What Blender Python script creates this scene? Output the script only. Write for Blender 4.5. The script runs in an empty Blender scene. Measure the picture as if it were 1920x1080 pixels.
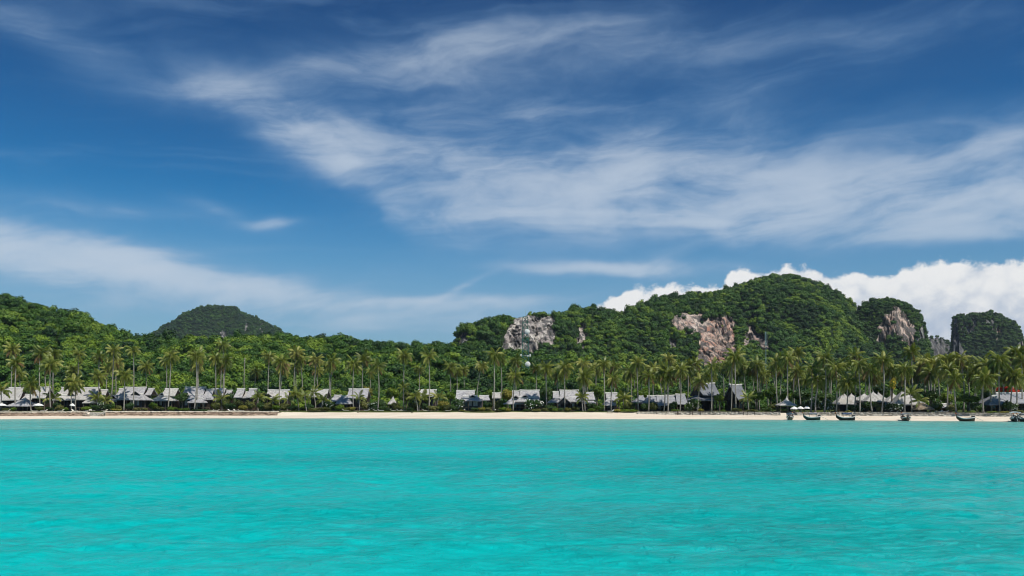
import bpy, math, random
import numpy as np
from mathutils import Vector, Matrix, Euler

random.seed(7)
rng = np.random.default_rng(11)
SC = bpy.context.scene
COL = SC.collection
R = math.radians

# ------------------------------------------------------------------ camera
F = 1663.0            # focal length measured in pixels of a 1920 px wide frame
H = 3.8               # eye height above the sea, standing on a boat deck
HOR = 760.0           # row of the sea horizon in the 1920x1080 frame
cam_d = bpy.data.cameras.new('camera')
cam = bpy.data.objects.new('camera', cam_d)
COL.objects.link(cam)
cam.location = (0, 0, H)
cam.rotation_euler = (R(90), 0, 0)
cam_d.sensor_width = 36
cam_d.lens = F / 1920 * 36
cam_d.shift_y = (HOR - 540) / 1920
cam_d.clip_start = 0.5
cam_d.clip_end = 60000
SC.camera = cam
SC.view_settings.view_transform = 'Standard'
SC.view_settings.look = 'None'
SC.view_settings.exposure = 0.0
SC.view_settings.gamma = 1.0
SC.view_settings.use_curve_mapping = False
try:
    SC.cycles.use_denoising = True
    SC.cycles.max_bounces = 6
    SC.cycles.pixel_filter_type = 'BLACKMAN_HARRIS'; SC.cycles.filter_width = 1.05
    SC.cycles.diffuse_bounces = 2
    SC.cycles.glossy_bounces = 2
    SC.cycles.transmission_bounces = 2
    SC.cycles.transparent_max_bounces = 4
    SC.cycles.volume_bounces = 0
except Exception:
    pass

# ------------------------------------------------------------------ node helper
class NT:
    """small arithmetic helper on a node tree"""
    def __init__(s, tree):
        s.t = tree; s.n = tree.nodes; s.l = tree.links
    def put(s, sock, v):
        if hasattr(v, 'is_linked') or isinstance(v, bpy.types.NodeSocket):
            s.l.new(v, sock)
        else:
            sock.default_value = v
    def m(s, op, a, b=None, c=None, clamp=False):
        n = s.n.new('ShaderNodeMath'); n.operation = op; n.use_clamp = clamp
        s.put(n.inputs[0], a)
        if b is not None: s.put(n.inputs[1], b)
        if c is not None: s.put(n.inputs[2], c)
        return n.outputs[0]
    def add(s, a, b): return s.m('ADD', a, b)
    def sub(s, a, b): return s.m('SUBTRACT', a, b)
    def mul(s, a, b): return s.m('MULTIPLY', a, b)
    def sstep(s, x, lo, hi):
        n = s.n.new('ShaderNodeMapRange'); n.interpolation_type = 'SMOOTHSTEP'
        s.put(n.inputs[0], x); s.put(n.inputs[1], lo); s.put(n.inputs[2], hi)
        n.inputs[3].default_value = 0; n.inputs[4].default_value = 1
        return n.outputs[0]
    def comb(s, x, y, z):
        n = s.n.new('ShaderNodeCombineXYZ')
        s.put(n.inputs[0], x); s.put(n.inputs[1], y); s.put(n.inputs[2], z)
        return n.outputs[0]
    def noise(s, vec, scale, detail=4, rough=0.5, dist=0.0, col=False):
        n = s.n.new('ShaderNodeTexNoise')
        if vec is not None: s.l.new(vec, n.inputs['Vector'])
        n.inputs['Scale'].default_value = scale
        n.inputs['Detail'].default_value = detail
        n.inputs['Roughness'].default_value = rough
        n.inputs['Distortion'].default_value = dist
        return n.outputs['Color'] if col else n.outputs[0]
    def curve(s, x, pts, lo, hi):
        """piecewise curve y(x); x in [lo,hi]; returns the value"""
        ys = [p[1] for p in pts]; y0, y1 = min(ys), max(ys)
        if y1 - y0 < 1e-6: y1 = y0 + 1
        n = s.n.new('ShaderNodeFloatCurve')
        cv = n.mapping.curves[0]
        P = [((p[0] - lo) / (hi - lo), (p[1] - y0) / (y1 - y0)) for p in pts]
        while len(cv.points) < len(P): cv.points.new(0.5, 0.5)
        for q, p in zip(cv.points, P):
            q.location = p; q.handle_type = 'AUTO_CLAMPED'
        n.mapping.extend = 'HORIZONTAL'
        n.mapping.update()
        nx = s.m('DIVIDE', s.sub(x, lo), hi - lo, clamp=True)
        s.l.new(nx, n.inputs['Value'])
        return s.m('MULTIPLY_ADD', n.outputs[0], y1 - y0, y0)
    def mix(s, f, a, b, blend='MIX'):
        n = s.n.new('ShaderNodeMix'); n.data_type = 'RGBA'; n.blend_type = blend
        s.put(n.inputs[0], f)
        s.put(n.inputs[6], a if not isinstance(a, tuple) else (*a, 1) if len(a) == 3 else a)
        s.put(n.inputs[7], b if not isinstance(b, tuple) else (*b, 1) if len(b) == 3 else b)
        return n.outputs[2]

# ------------------------------------------------------------------ sun and sky
SUN_EL, SUN_AZ = 57.0, 134.0      # azimuth clockwise from the view direction (+Y): behind the camera, to the right
sun_dir = Vector((math.sin(R(SUN_AZ)) * math.cos(R(SUN_EL)), math.cos(R(SUN_AZ)) * math.cos(R(SUN_EL)), math.sin(R(SUN_EL))))
sd = bpy.data.lights.new('sun', 'SUN')
sd.energy = 4.8; sd.angle = R(0.53); sd.color = (1.0, 0.955, 0.87)
so = bpy.data.objects.new('sun', sd); COL.objects.link(so)
so.rotation_euler = (-sun_dir).to_track_quat('-Z', 'Y').to_euler()
so.location = (0, -50, 80)

world = bpy.data.worlds.new('World'); SC.world = world; world.use_nodes = True
try:
    world.cycles.sampling_method = 'MANUAL'; world.cycles.sample_map_resolution = 256
    SC.cycles.adaptive_threshold = 0.03
except Exception:
    pass
wt = NT(world.node_tree); wt.n.clear()
def AE(px, py):
    a = math.atan((px - 960) / F)
    return math.degrees(a), math.degrees(math.atan((HOR - py) / F * math.cos(a)))
def build_sky():
    g = wt
    sky = g.n.new('ShaderNodeTexSky'); sky.sky_type = 'NISHITA'; sky.sun_disc = False
    sky.sun_elevation = R(SUN_EL); sky.sun_rotation = R(SUN_AZ)
    sky.altitude = 0; sky.air_density = 1.0; sky.dust_density = 0.6; sky.ozone_density = 2.5
    tc = g.n.new('ShaderNodeTexCoord')
    sep = g.n.new('ShaderNodeSeparateXYZ'); g.l.new(tc.outputs['Generated'], sep.inputs[0])
    x, y, z = sep.outputs
    A0 = g.mul(g.m('ARCTAN2', x, y), 180 / math.pi)
    E0 = g.mul(g.m('ARCSINE', z), 180 / math.pi)
    # deep blue of a polarised tropical noon sky, the same everywhere
    rgb = g.n.new('ShaderNodeSeparateColor'); g.l.new(sky.outputs[0], rgb.inputs[0])
    r_ = g.mul(g.m('POWER', g.mul(rgb.outputs[0], 0.1), 2.05), 10 * SKY_R)
    g_ = g.mul(g.m('POWER', g.mul(rgb.outputs[1], 0.1), 1.52), 10 * SKY_G)
    b_ = g.mul(g.m('POWER', g.mul(rgb.outputs[2], 0.1), 1.28), 10 * SKY_B)
    cc = g.n.new('ShaderNodeCombineColor')
    for i, s_ in enumerate((r_, g_, b_)): g.l.new(s_, cc.inputs[i])
    base = g.mix(g.sstep(E0, 5.0, 30.0), cc.outputs[0], g.mix(1.0, cc.outputs[0], (0.42, 0.52, 0.60), 'MULTIPLY'))
    # warped coordinates in degrees
    P = g.comb(A0, g.mul(E0, 1.6), 0.0)
    wn = g.noise(P, 0.10, 4, 0.55, 0.0, col=True)
    ws = g.n.new('ShaderNodeSeparateColor'); g.l.new(wn, ws.inputs[0])
    A = g.add(A0, g.mul(g.sub(ws.outputs[0], 0.5), 5.0))
    E = g.add(E0, g.mul(g.sub(ws.outputs[1], 0.5), 2.2))
    def cur(lst):
        P_ = sorted([AE(*p) for p in lst])
        return g.curve(A, P_, -75.0, 75.0)
    # textures: long fibres, soft puffs
    tilt = g.add(E, g.mul(A, -0.07))
    fib = g.noise(g.comb(g.mul(A, 0.055), g.mul(tilt, 0.34), 1.7), 1.0, 7, 0.56, 0.8)
    fib2 = g.noise(g.comb(g.mul(A, 0.16), g.mul(tilt, 0.50), 5.1), 1.0, 7, 0.60, 0.7)
    puff = g.noise(g.comb(g.mul(A, 0.12), g.mul(E, 0.24), 9.3), 1.0, 5, 0.55, 0.4)
    tex = g.add(g.mul(fib, 0.38), g.add(g.mul(fib2, 0.30), g.mul(puff, 0.32)))
    def band(lower, upper, soft_lo, soft_hi, gain):
        lo = cur(lower); up = cur(upper)
        a = g.sstep(g.sub(E, lo), -soft_lo * 0.5, soft_lo)
        b = g.sstep(g.sub(up, E), -soft_hi * 0.6, soft_hi)
        return g.mul(g.mul(a, b), gain)
    def blob(px, py, rx, ry, rot, gain):
        a, e = AE(px, py); k = math.degrees(1 / F) * 0.95
        c, s_ = math.cos(R(rot)), math.sin(R(rot))
        da, de = g.sub(A, a), g.sub(E, e)
        u = g.mul(g.add(g.mul(da, c), g.mul(de, s_)), 1 / (rx * k))
        v = g.mul(g.sub(g.mul(de, c), g.mul(da, s_)), 1 / (ry * k))
        q = g.add(g.mul(u, u), g.mul(v, v))
        return g.mul(g.m('EXPONENT', g.mul(q, -1.0)), gain)
    main = band([(-400, 60), (0, 110), (200, 170), (350, 205), (480, 250), (560, 285), (640, 330), (700, 375), (745, 440), (830, 470), (950, 440), (1100, 440), (1250, 445), (1400, 462), (1550, 448), (1700, 445), (1920, 455), (2400, 440)],
                [(-400, 0), (0, 60), (200, 120), (330, 150), (430, 160), (560, 190), (700, 205), (900, 220), (1200, 200), (1500, 225), (1700, 235), (1920, 225), (2400, 200)],
                1.5, 3.8, 0.62)
    gA = g.curve(A, sorted([(AE(p, 0)[0], v_) for p, v_ in ((-400, .15), (250, .22), (380, .75), (600, .85), (760, .7), (1000, 1.0), (1920, 1.05), (2500, .8))]), -75.0, 75.0)
    dens = g.mul(main, gA)
    for b in (blob(480, 195, 130, 42, -22, 0.62), blob(590, 250, 130, 45, -25, 0.35), blob(800, 270, 160, 50, -8, 0.12),
              blob(1000, 330, 300, 80, 0, 0.20), blob(1060, 400, 260, 60, 2, 0.18), blob(1400, 390, 360, 60, 3, 0.26), blob(1750, 350, 330, 80, 6, 0.14),
              blob(1700, 420, 300, 35, 2, 0.10),
              blob(640, 115, 230, 30, 14, 0.26), blob(950, 82, 260, 34, 4, 0.25), blob(1330, 80, 260, 34, -2, 0.22), blob(760, 300, 210, 75, -15, 0.26),
              blob(200, 120, 260, 30, -12, 0.15), blob(1000, 150, 420, 70, 0, 0.16),
              blob(60, 478, 230, 46, -6, 0.9), blob(280, 505, 230, 34, -8, 0.95), blob(450, 540, 190, 15, -4, 0.65), blob(20, 440, 90, 30, -20, 0.30),
              blob(190, 392, 260, 22, -2, 0.34), blob(505, 419, 48, 10, 6, 0.75), blob(420, 400, 80, 12, -18, 0.25),
              blob(1180, 502, 210, 12, -2, 0.72), blob(1240, 515, 150, 12, -4, 0.35), blob(1750, 440, 240, 20, 4, 0.30),
              blob(800, 572, 230, 12, 1, 0.55), blob(860, 545, 70, 8, 28, 0.40), blob(500, 560, 300, 22, 0, 0.22), blob(250, 570, 420, 45, 0, 0.36), blob(760, 600, 420, 40, 0, 0.34), blob(1000, 150, 520, 100, 0, 0.14)):
        dens = g.add(dens, b)
    veil = g.mul(g.sstep(fib, 0.45, 0.75), 0.16)
    dens = g.add(dens, veil)
    base = g.mix(g.mul(g.sstep(E0, 14.0, 1.0), 0.70), base, (3.1, 4.05, 5.5))
    cir = g.mul(dens, g.m('MULTIPLY_ADD', g.sstep(tex, 0.33, 0.70), 1.15, 0.16))
    cir = g.mul(g.sub(1.0, g.m('EXPONENT', g.mul(cir, -1.65))), 0.93)
    circ = g.mix(g.sstep(cir, 0.1, 0.8), (2.2, 3.9, 6.1), (5.5, 6.4, 7.5))
    out = g.mix(cir, base, circ)
    # cumulus bank standing behind the island on the right
    top = cur([(-900, 900), (700, 760), (1000, 640), (1090, 592), (1130, 574), (1165, 549), (1200, 535), (1260, 534), (1335, 533), (1352, 512), (1395, 500), (1440, 502), (1485, 494), (1530, 503), (1570, 512), (1620, 505), (1650, 515), (1700, 508), (1755, 490), (1800, 484), (1860, 486), (1920, 480), (2200, 500), (2500, 600), (3000, 700)])
    Pb = g.comb(A0, g.mul(E0, 1.15), 3.0)
    v = g.n.new('ShaderNodeTexVoronoi'); v.feature = 'SMOOTH_F1'; v.inputs['Scale'].default_value = 0.95
    v.inputs['Smoothness'].default_value = 0.35
    g.l.new(Pb, v.inputs['Vector'])
    bil = g.sub(0.55, v.outputs['Distance'])
    bn = g.noise(Pb, 1.5, 6, 0.58, 0.2)
    bl = g.noise(Pb, 0.5, 5, 0.55, 0.3)
    edge = g.add(g.mul(bil, 0.62), g.add(g.mul(g.sub(bn, 0.5), 1.05), g.mul(g.sub(bl, 0.5), 0.7)))
    dd = g.add(g.sub(top, E0), edge)
    cum = g.sstep(dd, 0.04, 0.46)
    cum = g.mul(cum, g.sstep(E0, -0.5, 2.0))
    # shading of the bank: bright heads, grey-blue hollows and base
    sh = g.add(g.mul(bl, 1.5), g.add(g.mul(bn, 0.55), g.add(g.mul(bil, 0.55), g.mul(dd, -0.15))))
    cumc = g.mix(g.sstep(sh, 0.30, 1.10), (4.7, 5.5, 6.7), (8.9, 8.95, 8.9))
    out = g.mix(cum, out, cumc)
    bg = g.n.new('ShaderNodeBackground'); bg.inputs[1].default_value = 0.1
    g.l.new(out, bg.inputs[0])
    w = g.n.new('ShaderNodeOutputWorld'); g.l.new(bg.outputs[0], w.inputs[0])
SKY_R, SKY_G, SKY_B = 0.45, 1.06, 1.10
build_sky()

HAZE = 0.00005
# ------------------------------------------------------------------ generic helpers
def Wp(px, py, Y):
    return Vector(((px - 960) * Y / F, Y, H + (HOR - py) * Y / F))
def proj(P):
    return 960 + F * P[:, 0] / P[:, 1], HOR - F * (P[:, 2] - H) / P[:, 1]
SHX = [(-900, 240), (-200, 243), (0, 243), (200, 256), (300, 259), (700, 258), (850, 252), (1000, 247), (1300, 242), (1500, 231), (1700, 218), (1920, 206), (2300, 190), (3000, 165)]
_sp = np.array([p[0] for p in SHX], float); _sy = np.array([p[1] for p in SHX], float)
_sX = (_sp - 960) * _sy / F
def shore_px(px): return float(np.interp(px, _sp, _sy))
def shore_X(X): return np.interp(X, _sX, _sy)

def sho_f(X): return float(shore_X(X)) + 0.7 * math.sin(X * 0.05) + 0.4 * math.sin(X * 0.13 + 1)
def Yat(px, d):
    Y = shore_px(px) + d
    for _ in range(25): Y = 0.5 * Y + 0.5 * (sho_f((px - 960) * Y / F) + d)
    return Y
def tag(o, label=None, cat=None, group=None, kind=None):
    if label: o['label'] = label
    if cat: o['category'] = cat
    if group: o['group'] = group
    if kind: o['kind'] = kind
    return o
def mesh_from(name, V, Fc, mats=(), smooth=False, mi=None):
    me = bpy.data.meshes.new(name)
    V = np.asarray(V, np.float32)
    if isinstance(Fc, np.ndarray):
        k = Fc.shape[1]; nf = len(Fc)
        me.vertices.add(len(V)); me.vertices.foreach_set('co', V.ravel())
        me.loops.add(nf * k); me.loops.foreach_set('vertex_index', Fc.astype(np.int32).ravel())
        me.polygons.add(nf)
        me.polygons.foreach_set('loop_start', np.arange(0, nf * k, k, dtype=np.int32))
        me.polygons.foreach_set('loop_total', np.full(nf, k, np.int32))
        me.update(calc_edges=True)
    else:
        me.from_pydata([tuple(map(float, v)) for v in V], [], Fc)
        me.update()
    for m in mats: me.materials.append(m)
    if mi is not None: me.polygons.foreach_set('material_index', np.asarray(mi, np.int32))
    me.polygons.foreach_set('use_smooth', np.full(len(me.polygons), bool(smooth)))
    me.validate()
    return me
def obj(name, me, parent=None, loc=(0, 0, 0)):
    o = bpy.data.objects.new(name, me); COL.objects.link(o)
    o.location = loc
    if parent: o.parent = parent
    return o
def empty(name, loc, rz=0.0):
    o = bpy.data.objects.new(name, None); COL.objects.link(o)
    o.location = loc; o.rotation_euler = (0, 0, rz); o.empty_display_size = 0.5
    return o
class MB:
    """collects boxes, prisms and tubes into one mesh"""
    def __init__(s): s.v = []; s.f = []; s.mi = []
    def poly(s, vs, fs, m=0):
        b = len(s.v); s.v += [tuple(v) for v in vs]
        s.f += [tuple(i + b for i in f) for f in fs]; s.mi += [m] * len(fs)
    def box(s, x0, x1, y0, y1, z0, z1, m=0):
        s.poly([(x0, y0, z0), (x1, y0, z0), (x1, y1, z0), (x0, y1, z0), (x0, y0, z1), (x1, y0, z1), (x1, y1, z1), (x0, y1, z1)],
               [(3, 2, 1, 0), (4, 5, 6, 7), (0, 1, 5, 4), (1, 2, 6, 5), (2, 3, 7, 6), (3, 0, 4, 7)], m)
    def tube(s, pts, rad, n=6, m=0, cap=True):
        pts = [Vector(p) for p in pts]; vs = []; fs = []
        for i, p in enumerate(pts):
            d = (pts[min(i + 1, len(pts) - 1)] - pts[max(i - 1, 0)]).normalized()
            a = d.cross(Vector((0.13, 1, 0.07))).normalized(); b = d.cross(a)
            r = rad[i] if isinstance(rad, (list, tuple)) else rad
            for k in range(n):
                t = 2 * math.pi * k / n
                vs.append(p + (a * math.cos(t) + b * math.sin(t)) * r)
        for i in range(len(pts) - 1):
            for k in range(n):
                fs.append((i * n + k, i * n + (k + 1) % n, (i + 1) * n + (k + 1) % n, (i + 1) * n + k))
        if cap:
            fs.append(tuple(range(n))[::-1]); fs.append(tuple((len(pts) - 1) * n + k for k in range(n)))
        s.poly(vs, fs, m)
    def mesh(s, name, mats, smooth=False):
        return mesh_from(name, s.v, s.f, mats, smooth, s.mi)
    def build(s, name, mats, parent=None, loc=(0, 0, 0), smooth=False):
        return obj(name, s.mesh(name, mats if isinstance(mats, (list, tuple)) else [mats], smooth), parent, loc)

# numpy value noise
def _h(ix, iy, iz, seed):
    n = (ix * 374761393 + iy * 668265263 + iz * 2147483647 + seed * 1274126177) & 0xffffffff
    n = ((n ^ (n >> 13)) * 1274126177) & 0xffffffff
    return ((n ^ (n >> 16)) & 0xffff) / 65535.0
def vnoise(P, seed=0):
    P = np.asarray(P, float); i = np.floor(P).astype(np.int64); f = P - i
    f = f * f * (3 - 2 * f); r = 0
    for dx in (0, 1):
        for dy in (0, 1):
            for dz in (0, 1):
                w = (f[..., 0] if dx else 1 - f[..., 0]) * (f[..., 1] if dy else 1 - f[..., 1]) * (f[..., 2] if dz else 1 - f[..., 2])
                r = r + w * _h(i[..., 0] + dx, i[..., 1] + dy, i[..., 2] + dz, seed)
    return r
def fbm(P, oct=4, seed=0, gain=0.5):
    P = np.asarray(P, float); a = 1; s = 0; t = 0
    for k in range(oct):
        s = s + a * vnoise(P * 2 ** k + 17.3 * k, seed + k); t += a; a *= gain
    return s / t

# ------------------------------------------------------------------ materials
def mat(name, rough=0.8, spec=0.3):
    m = bpy.data.materials.new(name); m.use_nodes = True
    g = NT(m.node_tree); b = g.n['Principled BSDF']
    b.inputs['Roughness'].default_value = rough
    b.inputs['Specular IOR Level'].default_value = spec
    return m, g, b
def objco(g, scale=(1, 1, 1)):
    t = g.n.new('ShaderNodeNewGeometry'); mp = g.n.new('ShaderNodeMapping')
    g.l.new(t.outputs['Position'], mp.inputs[0]); mp.inputs['Scale'].default_value = scale
    return mp.outputs[0]
def bump(g, b, hgt, strength, dist):
    n = g.n.new('ShaderNodeBump'); n.inputs['Strength'].default_value = strength; n.inputs['Distance'].default_value = dist
    g.l.new(hgt, n.inputs['Height']); g.l.new(n.outputs[0], b.inputs['Normal'])
def flat(name, c, c2=None, scale=1.5, rough=0.8, spec=0.2, sc3=(1, 1, 1)):
    m, g, b = mat(name, rough, spec)
    c2 = c2 or tuple(x * 0.65 for x in c)
    n = g.noise(objco(g, sc3), scale, 5, 0.6)
    g.l.new(g.mix(g.sstep(n, 0.3, 0.7), c2, c), b.inputs['Base Color'])
    return m
def leafmat(name, c_dark, c_mid, c_light, rough=0.55, spec=0.25, transl=0.25, use_tint=False):
    m, g, b = mat(name, rough, spec)
    geo = g.n.new('ShaderNodeNewGeometry')
    oi = g.n.new('ShaderNodeObjectInfo')
    ri = geo.outputs['Random Per Island']
    if use_tint:
        at = g.n.new('ShaderNodeAttribute'); at.attribute_type = 'INSTANCER'; at.attribute_name = 'tint'
        base = at.outputs['Fac']
    else:
        base = oi.outputs['Random']
    f = g.add(g.mul(base, 0.72), g.mul(ri, 0.28))
    col = g.mix(g.sstep(f, 0.5, 0.95), g.mix(g.sstep(f, 0.05, 0.5), c_dark, c_mid), c_light)
    g.l.new(col, b.inputs['Base Color'])
    if transl > 0:
        tr = g.n.new('ShaderNodeBsdfTranslucent'); g.l.new(g.mix(0.5, col, (0.25, 0.30, 0.02)), tr.inputs[0])
        mx = g.n.new('ShaderNodeMixShader'); mx.inputs[0].default_value = transl
        g.l.new(b.outputs[0], mx.inputs[1]); g.l.new(tr.outputs[0], mx.inputs[2])
        g.l.new(mx.outputs[0], g.n['Material Output'].inputs[0])
    return m

M = {}
M['forest'] = leafmat('forest_leaves', (0.007, 0.028, 0.007), (0.042, 0.105, 0.011), (0.165, 0.245, 0.020), transl=0.0, use_tint=True)
M['leaf_dark'] = leafmat('dark_leaves', (0.012, 0.036, 0.010), (0.030, 0.072, 0.018), (0.065, 0.115, 0.028), rough=0.4)
M['leaf_bright'] = leafmat('bright_leaves', (0.045, 0.095, 0.010), (0.095, 0.165, 0.015), (0.17, 0.23, 0.028))
M['leaf_yellow'] = leafmat('yellow_leaves', (0.12, 0.13, 0.02), (0.22, 0.20, 0.03), (0.36, 0.32, 0.07))
M['leaf_olive'] = leafmat('olive_leaves', (0.045, 0.060, 0.014), (0.105, 0.12, 0.028), (0.21, 0.20, 0.065))
M['palm'] = leafmat('palm_fronds', (0.075, 0.112, 0.016), (0.175, 0.212, 0.032), (0.36, 0.35, 0.085), rough=0.42, spec=0.4, transl=0.30)
M['palm_dead'] = leafmat('dry_fronds', (0.13, 0.08, 0.03), (0.22, 0.14, 0.055), (0.32, 0.22, 0.10), rough=0.6)
M['flower_white'] = flat('white_petals', (0.75, 0.75, 0.70), (0.6, 0.6, 0.52))
M['flower_red'] = flat('red_petals', (0.78, 0.050, 0.028), (0.62, 0.03, 0.02))
M['flower_yellow'] = flat('yellow_petals', (0.62, 0.46, 0.05), (0.48, 0.34, 0.03))
M['trunk'] = flat('palm_trunk', (0.36, 0.33, 0.29), (0.19, 0.17, 0.14), 2.0, sc3=(0.6, 0.6, 5))
M['bark'] = flat('tree_bark', (0.17, 0.14, 0.11), (0.09, 0.07, 0.05), 2.0)
M['coconut'] = flat('coconut_husk', (0.25, 0.17, 0.05), (0.13, 0.11, 0.03), 2.0)
M['wood'] = flat('dark_wood', (0.052, 0.036, 0.028), (0.030, 0.022, 0.018), 3.0, rough=0.6)
M['wood_blue'] = flat('blue_grey_wood', (0.060, 0.068, 0.085), (0.038, 0.042, 0.055), 3.0, rough=0.6)
M['post'] = flat('post_wood', (0.20, 0.16, 0.12), (0.11, 0.09, 0.07), 3.0)
M['white'] = flat('white_canvas', (0.78, 0.77, 0.74), (0.68, 0.67, 0.63), 2.0)
M['curtain'] = flat('pale_curtain', (0.55, 0.57, 0.60), (0.38, 0.41, 0.46), 4.0)
M['ridge'] = flat('sunlit_ridge', (0.66, 0.65, 0.60), (0.48, 0.46, 0.42), 3.0)  # paler than the roofs: sunlight on the ridge line put into the colour
M['stone'] = flat('rough_stone', (0.32, 0.27, 0.21), (0.16, 0.12, 0.09), 1.2)
M['wallstone'] = flat('brown_wall_stone', (0.36, 0.265, 0.195), (0.17, 0.12, 0.088), 1.0, sc3=(0.6, 0.6, 1.6))
M['greystone'] = flat('grey_wall_stone', (0.58, 0.54, 0.46), (0.27, 0.25, 0.215), 1.3, sc3=(1.5, 1, 0.8))
M['cap'] = flat('pale_coping', (0.74, 0.67, 0.56), (0.62, 0.55, 0.44), 1.0)
M['tower'] = flat('green_steel', (0.035, 0.15, 0.115), (0.025, 0.10, 0.08), 1.0, rough=0.5)
M['pale_steel'] = flat('pale_steel', (0.42, 0.52, 0.48), (0.30, 0.40, 0.38), 1.0, rough=0.5)
M['dark'] = flat('dark_paint_and_shade', (0.025, 0.024, 0.026), (0.015, 0.015, 0.016), 2.0, rough=0.4)  # boat and vent paint, also the shade painted below open pavilion roofs
M['hull'] = flat('oiled_hull', (0.085, 0.050, 0.030), (0.045, 0.028, 0.018), 2.5, rough=0.4, spec=0.5)
M['hull_green'] = flat('green_hull', (0.014, 0.055, 0.048), (0.012, 0.035, 0.03), 2.5, rough=0.4, spec=0.5)
M['stripe'] = flat('white_boat_paint', (0.72, 0.72, 0.70), (0.55, 0.55, 0.53), 3.0, rough=0.4)
M['tarp_blue'] = flat('blue_tarp', (0.06, 0.09, 0.17), (0.04, 0.06, 0.12), 2.0)
M['tarp_grey'] = flat('grey_tarp', (0.24, 0.25, 0.28), (0.16, 0.17, 0.20), 2.0)
M['ribbon'] = flat('bow_ribbons', (0.62, 0.30, 0.05), (0.50, 0.05, 0.06), 8.0)
M['engine'] = flat('engine_metal', (0.05, 0.05, 0.05), (0.10, 0.09, 0.08), 6.0, rough=0.4)
M['cushion'] = flat('lounger_cushion', (0.66, 0.64, 0.55), (0.52, 0.50, 0.42), 2.0)
m, g, b = mat('window_glass', 0.08, 0.6); b.inputs['Base Color'].default_value = (0.018, 0.028, 0.045, 1); M['glass'] = m

def thatch(name, c1, c2, c3):
    m, g, b = mat(name, 0.9, 0.15)
    p = objco(g, (1.2, 1.2, 0.35))
    n1 = g.noise(p, 1.6, 6, 0.65); n2 = g.noise(objco(g), 0.35, 4, 0.5)
    row = g.noise(objco(g, (0.25, 0.25, 5.0)), 1.3, 3, 0.5)
    c = g.mix(g.sstep(n1, 0.3, 0.72), c2, c1)
    c = g.mix(g.mul(g.sstep(n2, 0.5, 0.75), 0.7), c, c3)
    c = g.mix(g.mul(g.sstep(row, 0.52, 0.68), 0.45), c, c2)
    oi = g.n.new('ShaderNodeObjectInfo')
    c = g.mix(g.mul(oi.outputs['Random'], 0.25), c, c2)
    stn = g.noise(objco(g, (0.5, 0.5, 0.9)), 0.8, 5, 0.6)
    c = g.mix(g.mul(g.sstep(stn, 0.55, 0.72), 0.55), c, tuple(x * 0.55 for x in c2))
    g.l.new(c, b.inputs['Base Color'])
    bump(g, b, g.add(n1, row), 0.6, 0.16)
    return m
M['thatch'] = thatch('grey_thatch', (0.50, 0.485, 0.49), (0.25, 0.242, 0.25), (0.41, 0.385, 0.34))
M['thatch_pale'] = thatch('pale_thatch', (0.58, 0.555, 0.53), (0.31, 0.297, 0.28), (0.46, 0.415, 0.35))
M['thatch_tile'] = thatch('slate_grey_shingle', (0.36, 0.365, 0.39), (0.20, 0.205, 0.22), (0.31, 0.30, 0.30))
M['thatch_slate'] = thatch('dark_slate_shingle', (0.235, 0.245, 0.27), (0.13, 0.135, 0.15), (0.20, 0.20, 0.205))
M['thatch_brown'] = thatch('brown_thatch', (0.34, 0.27, 0.19), (0.15, 0.115, 0.08), (0.24, 0.19, 0.12))

# sand, lawn, water, hills
m, g, b = mat('beach_sand', 0.95, 0.1)
n = g.noise(objco(g, (0.25, 1, 1)), 0.5, 5, 0.6)
sepz = g.n.new('ShaderNodeSeparateXYZ'); ge = g.n.new('ShaderNodeNewGeometry'); g.l.new(ge.outputs['Position'], sepz.inputs[0])
dry = g.mix(g.sstep(n, 0.3, 0.75), (0.62, 0.53, 0.42), (0.72, 0.64, 0.53))
wet = g.sstep(g.add(sepz.outputs[2], g.mul(g.sub(n, 0.5), 0.10)), 0.0, 0.11)
g.l.new(g.mix(wet, (0.36, 0.34, 0.27), dry), b.inputs['Base Color'])
bump(g, b, g.noise(objco(g), 2.0, 5, 0.6), 0.4, 0.15)
M['sand'] = m
m, g, b = mat('lawn_and_soil', 0.95, 0.1)
n = g.noise(objco(g), 0.12, 6, 0.6)
g.l.new(g.mix(g.sstep(n, 0.35, 0.65), (0.040, 0.062, 0.014), (0.085, 0.105, 0.022)), b.inputs['Base Color'])
M['lawn'] = m

def rockmat(name, veg):
    m, g, b = mat(name, 0.95, 0.1)
    at = g.n.new('ShaderNodeAttribute'); at.attribute_name = 'rock'
    ap = g.n.new('ShaderNodeAttribute'); ap.attribute_name = 'pink'
    st = g.noise(objco(g, (0.20, 0.10, 0.016)), 1.0, 7, 0.68, 0.6)
    s2 = g.noise(objco(g, (0.09, 0.07, 0.06)), 1.0, 5, 0.6, 0.8)
    sp = g.noise(objco(g, (0.6, 0.4, 0.5)), 1.0, 4, 0.6)
    pale = g.mix(g.sstep(s2, 0.35, 0.65), (0.56, 0.53, 0.485), (0.28, 0.272, 0.265))
    pink = g.mix(g.sstep(s2, 0.35, 0.68), (0.54, 0.41, 0.33), (0.42, 0.18, 0.11))
    c = g.mix(g.m('MAXIMUM', ap.outputs['Fac'], 0.0), pale, pink)
    c = g.mix(g.m('MAXIMUM', g.mul(ap.outputs['Fac'], -1.0), 0.0), c, (0.11, 0.112, 0.118))
    c = g.mix(g.mul(g.sstep(st, 0.43, 0.54), 0.92), c, (0.075, 0.072, 0.072))
    c = g.mix(g.mul(g.sstep(sp, 0.55, 0.66), 0.75), c, (0.035, 0.055, 0.020))
    vg = g.mix(g.sstep(s2, 0.3, 0.7), tuple(x * 0.6 for x in veg), veg)
    g.l.new(g.mix(g.sstep(at.outputs['Fac'], 0.40, 0.60), vg, c), b.inputs['Base Color'])
    bump(g, b, g.add(st, g.mul(sp, 0.5)), 0.9, 2.5)
    return m
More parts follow.
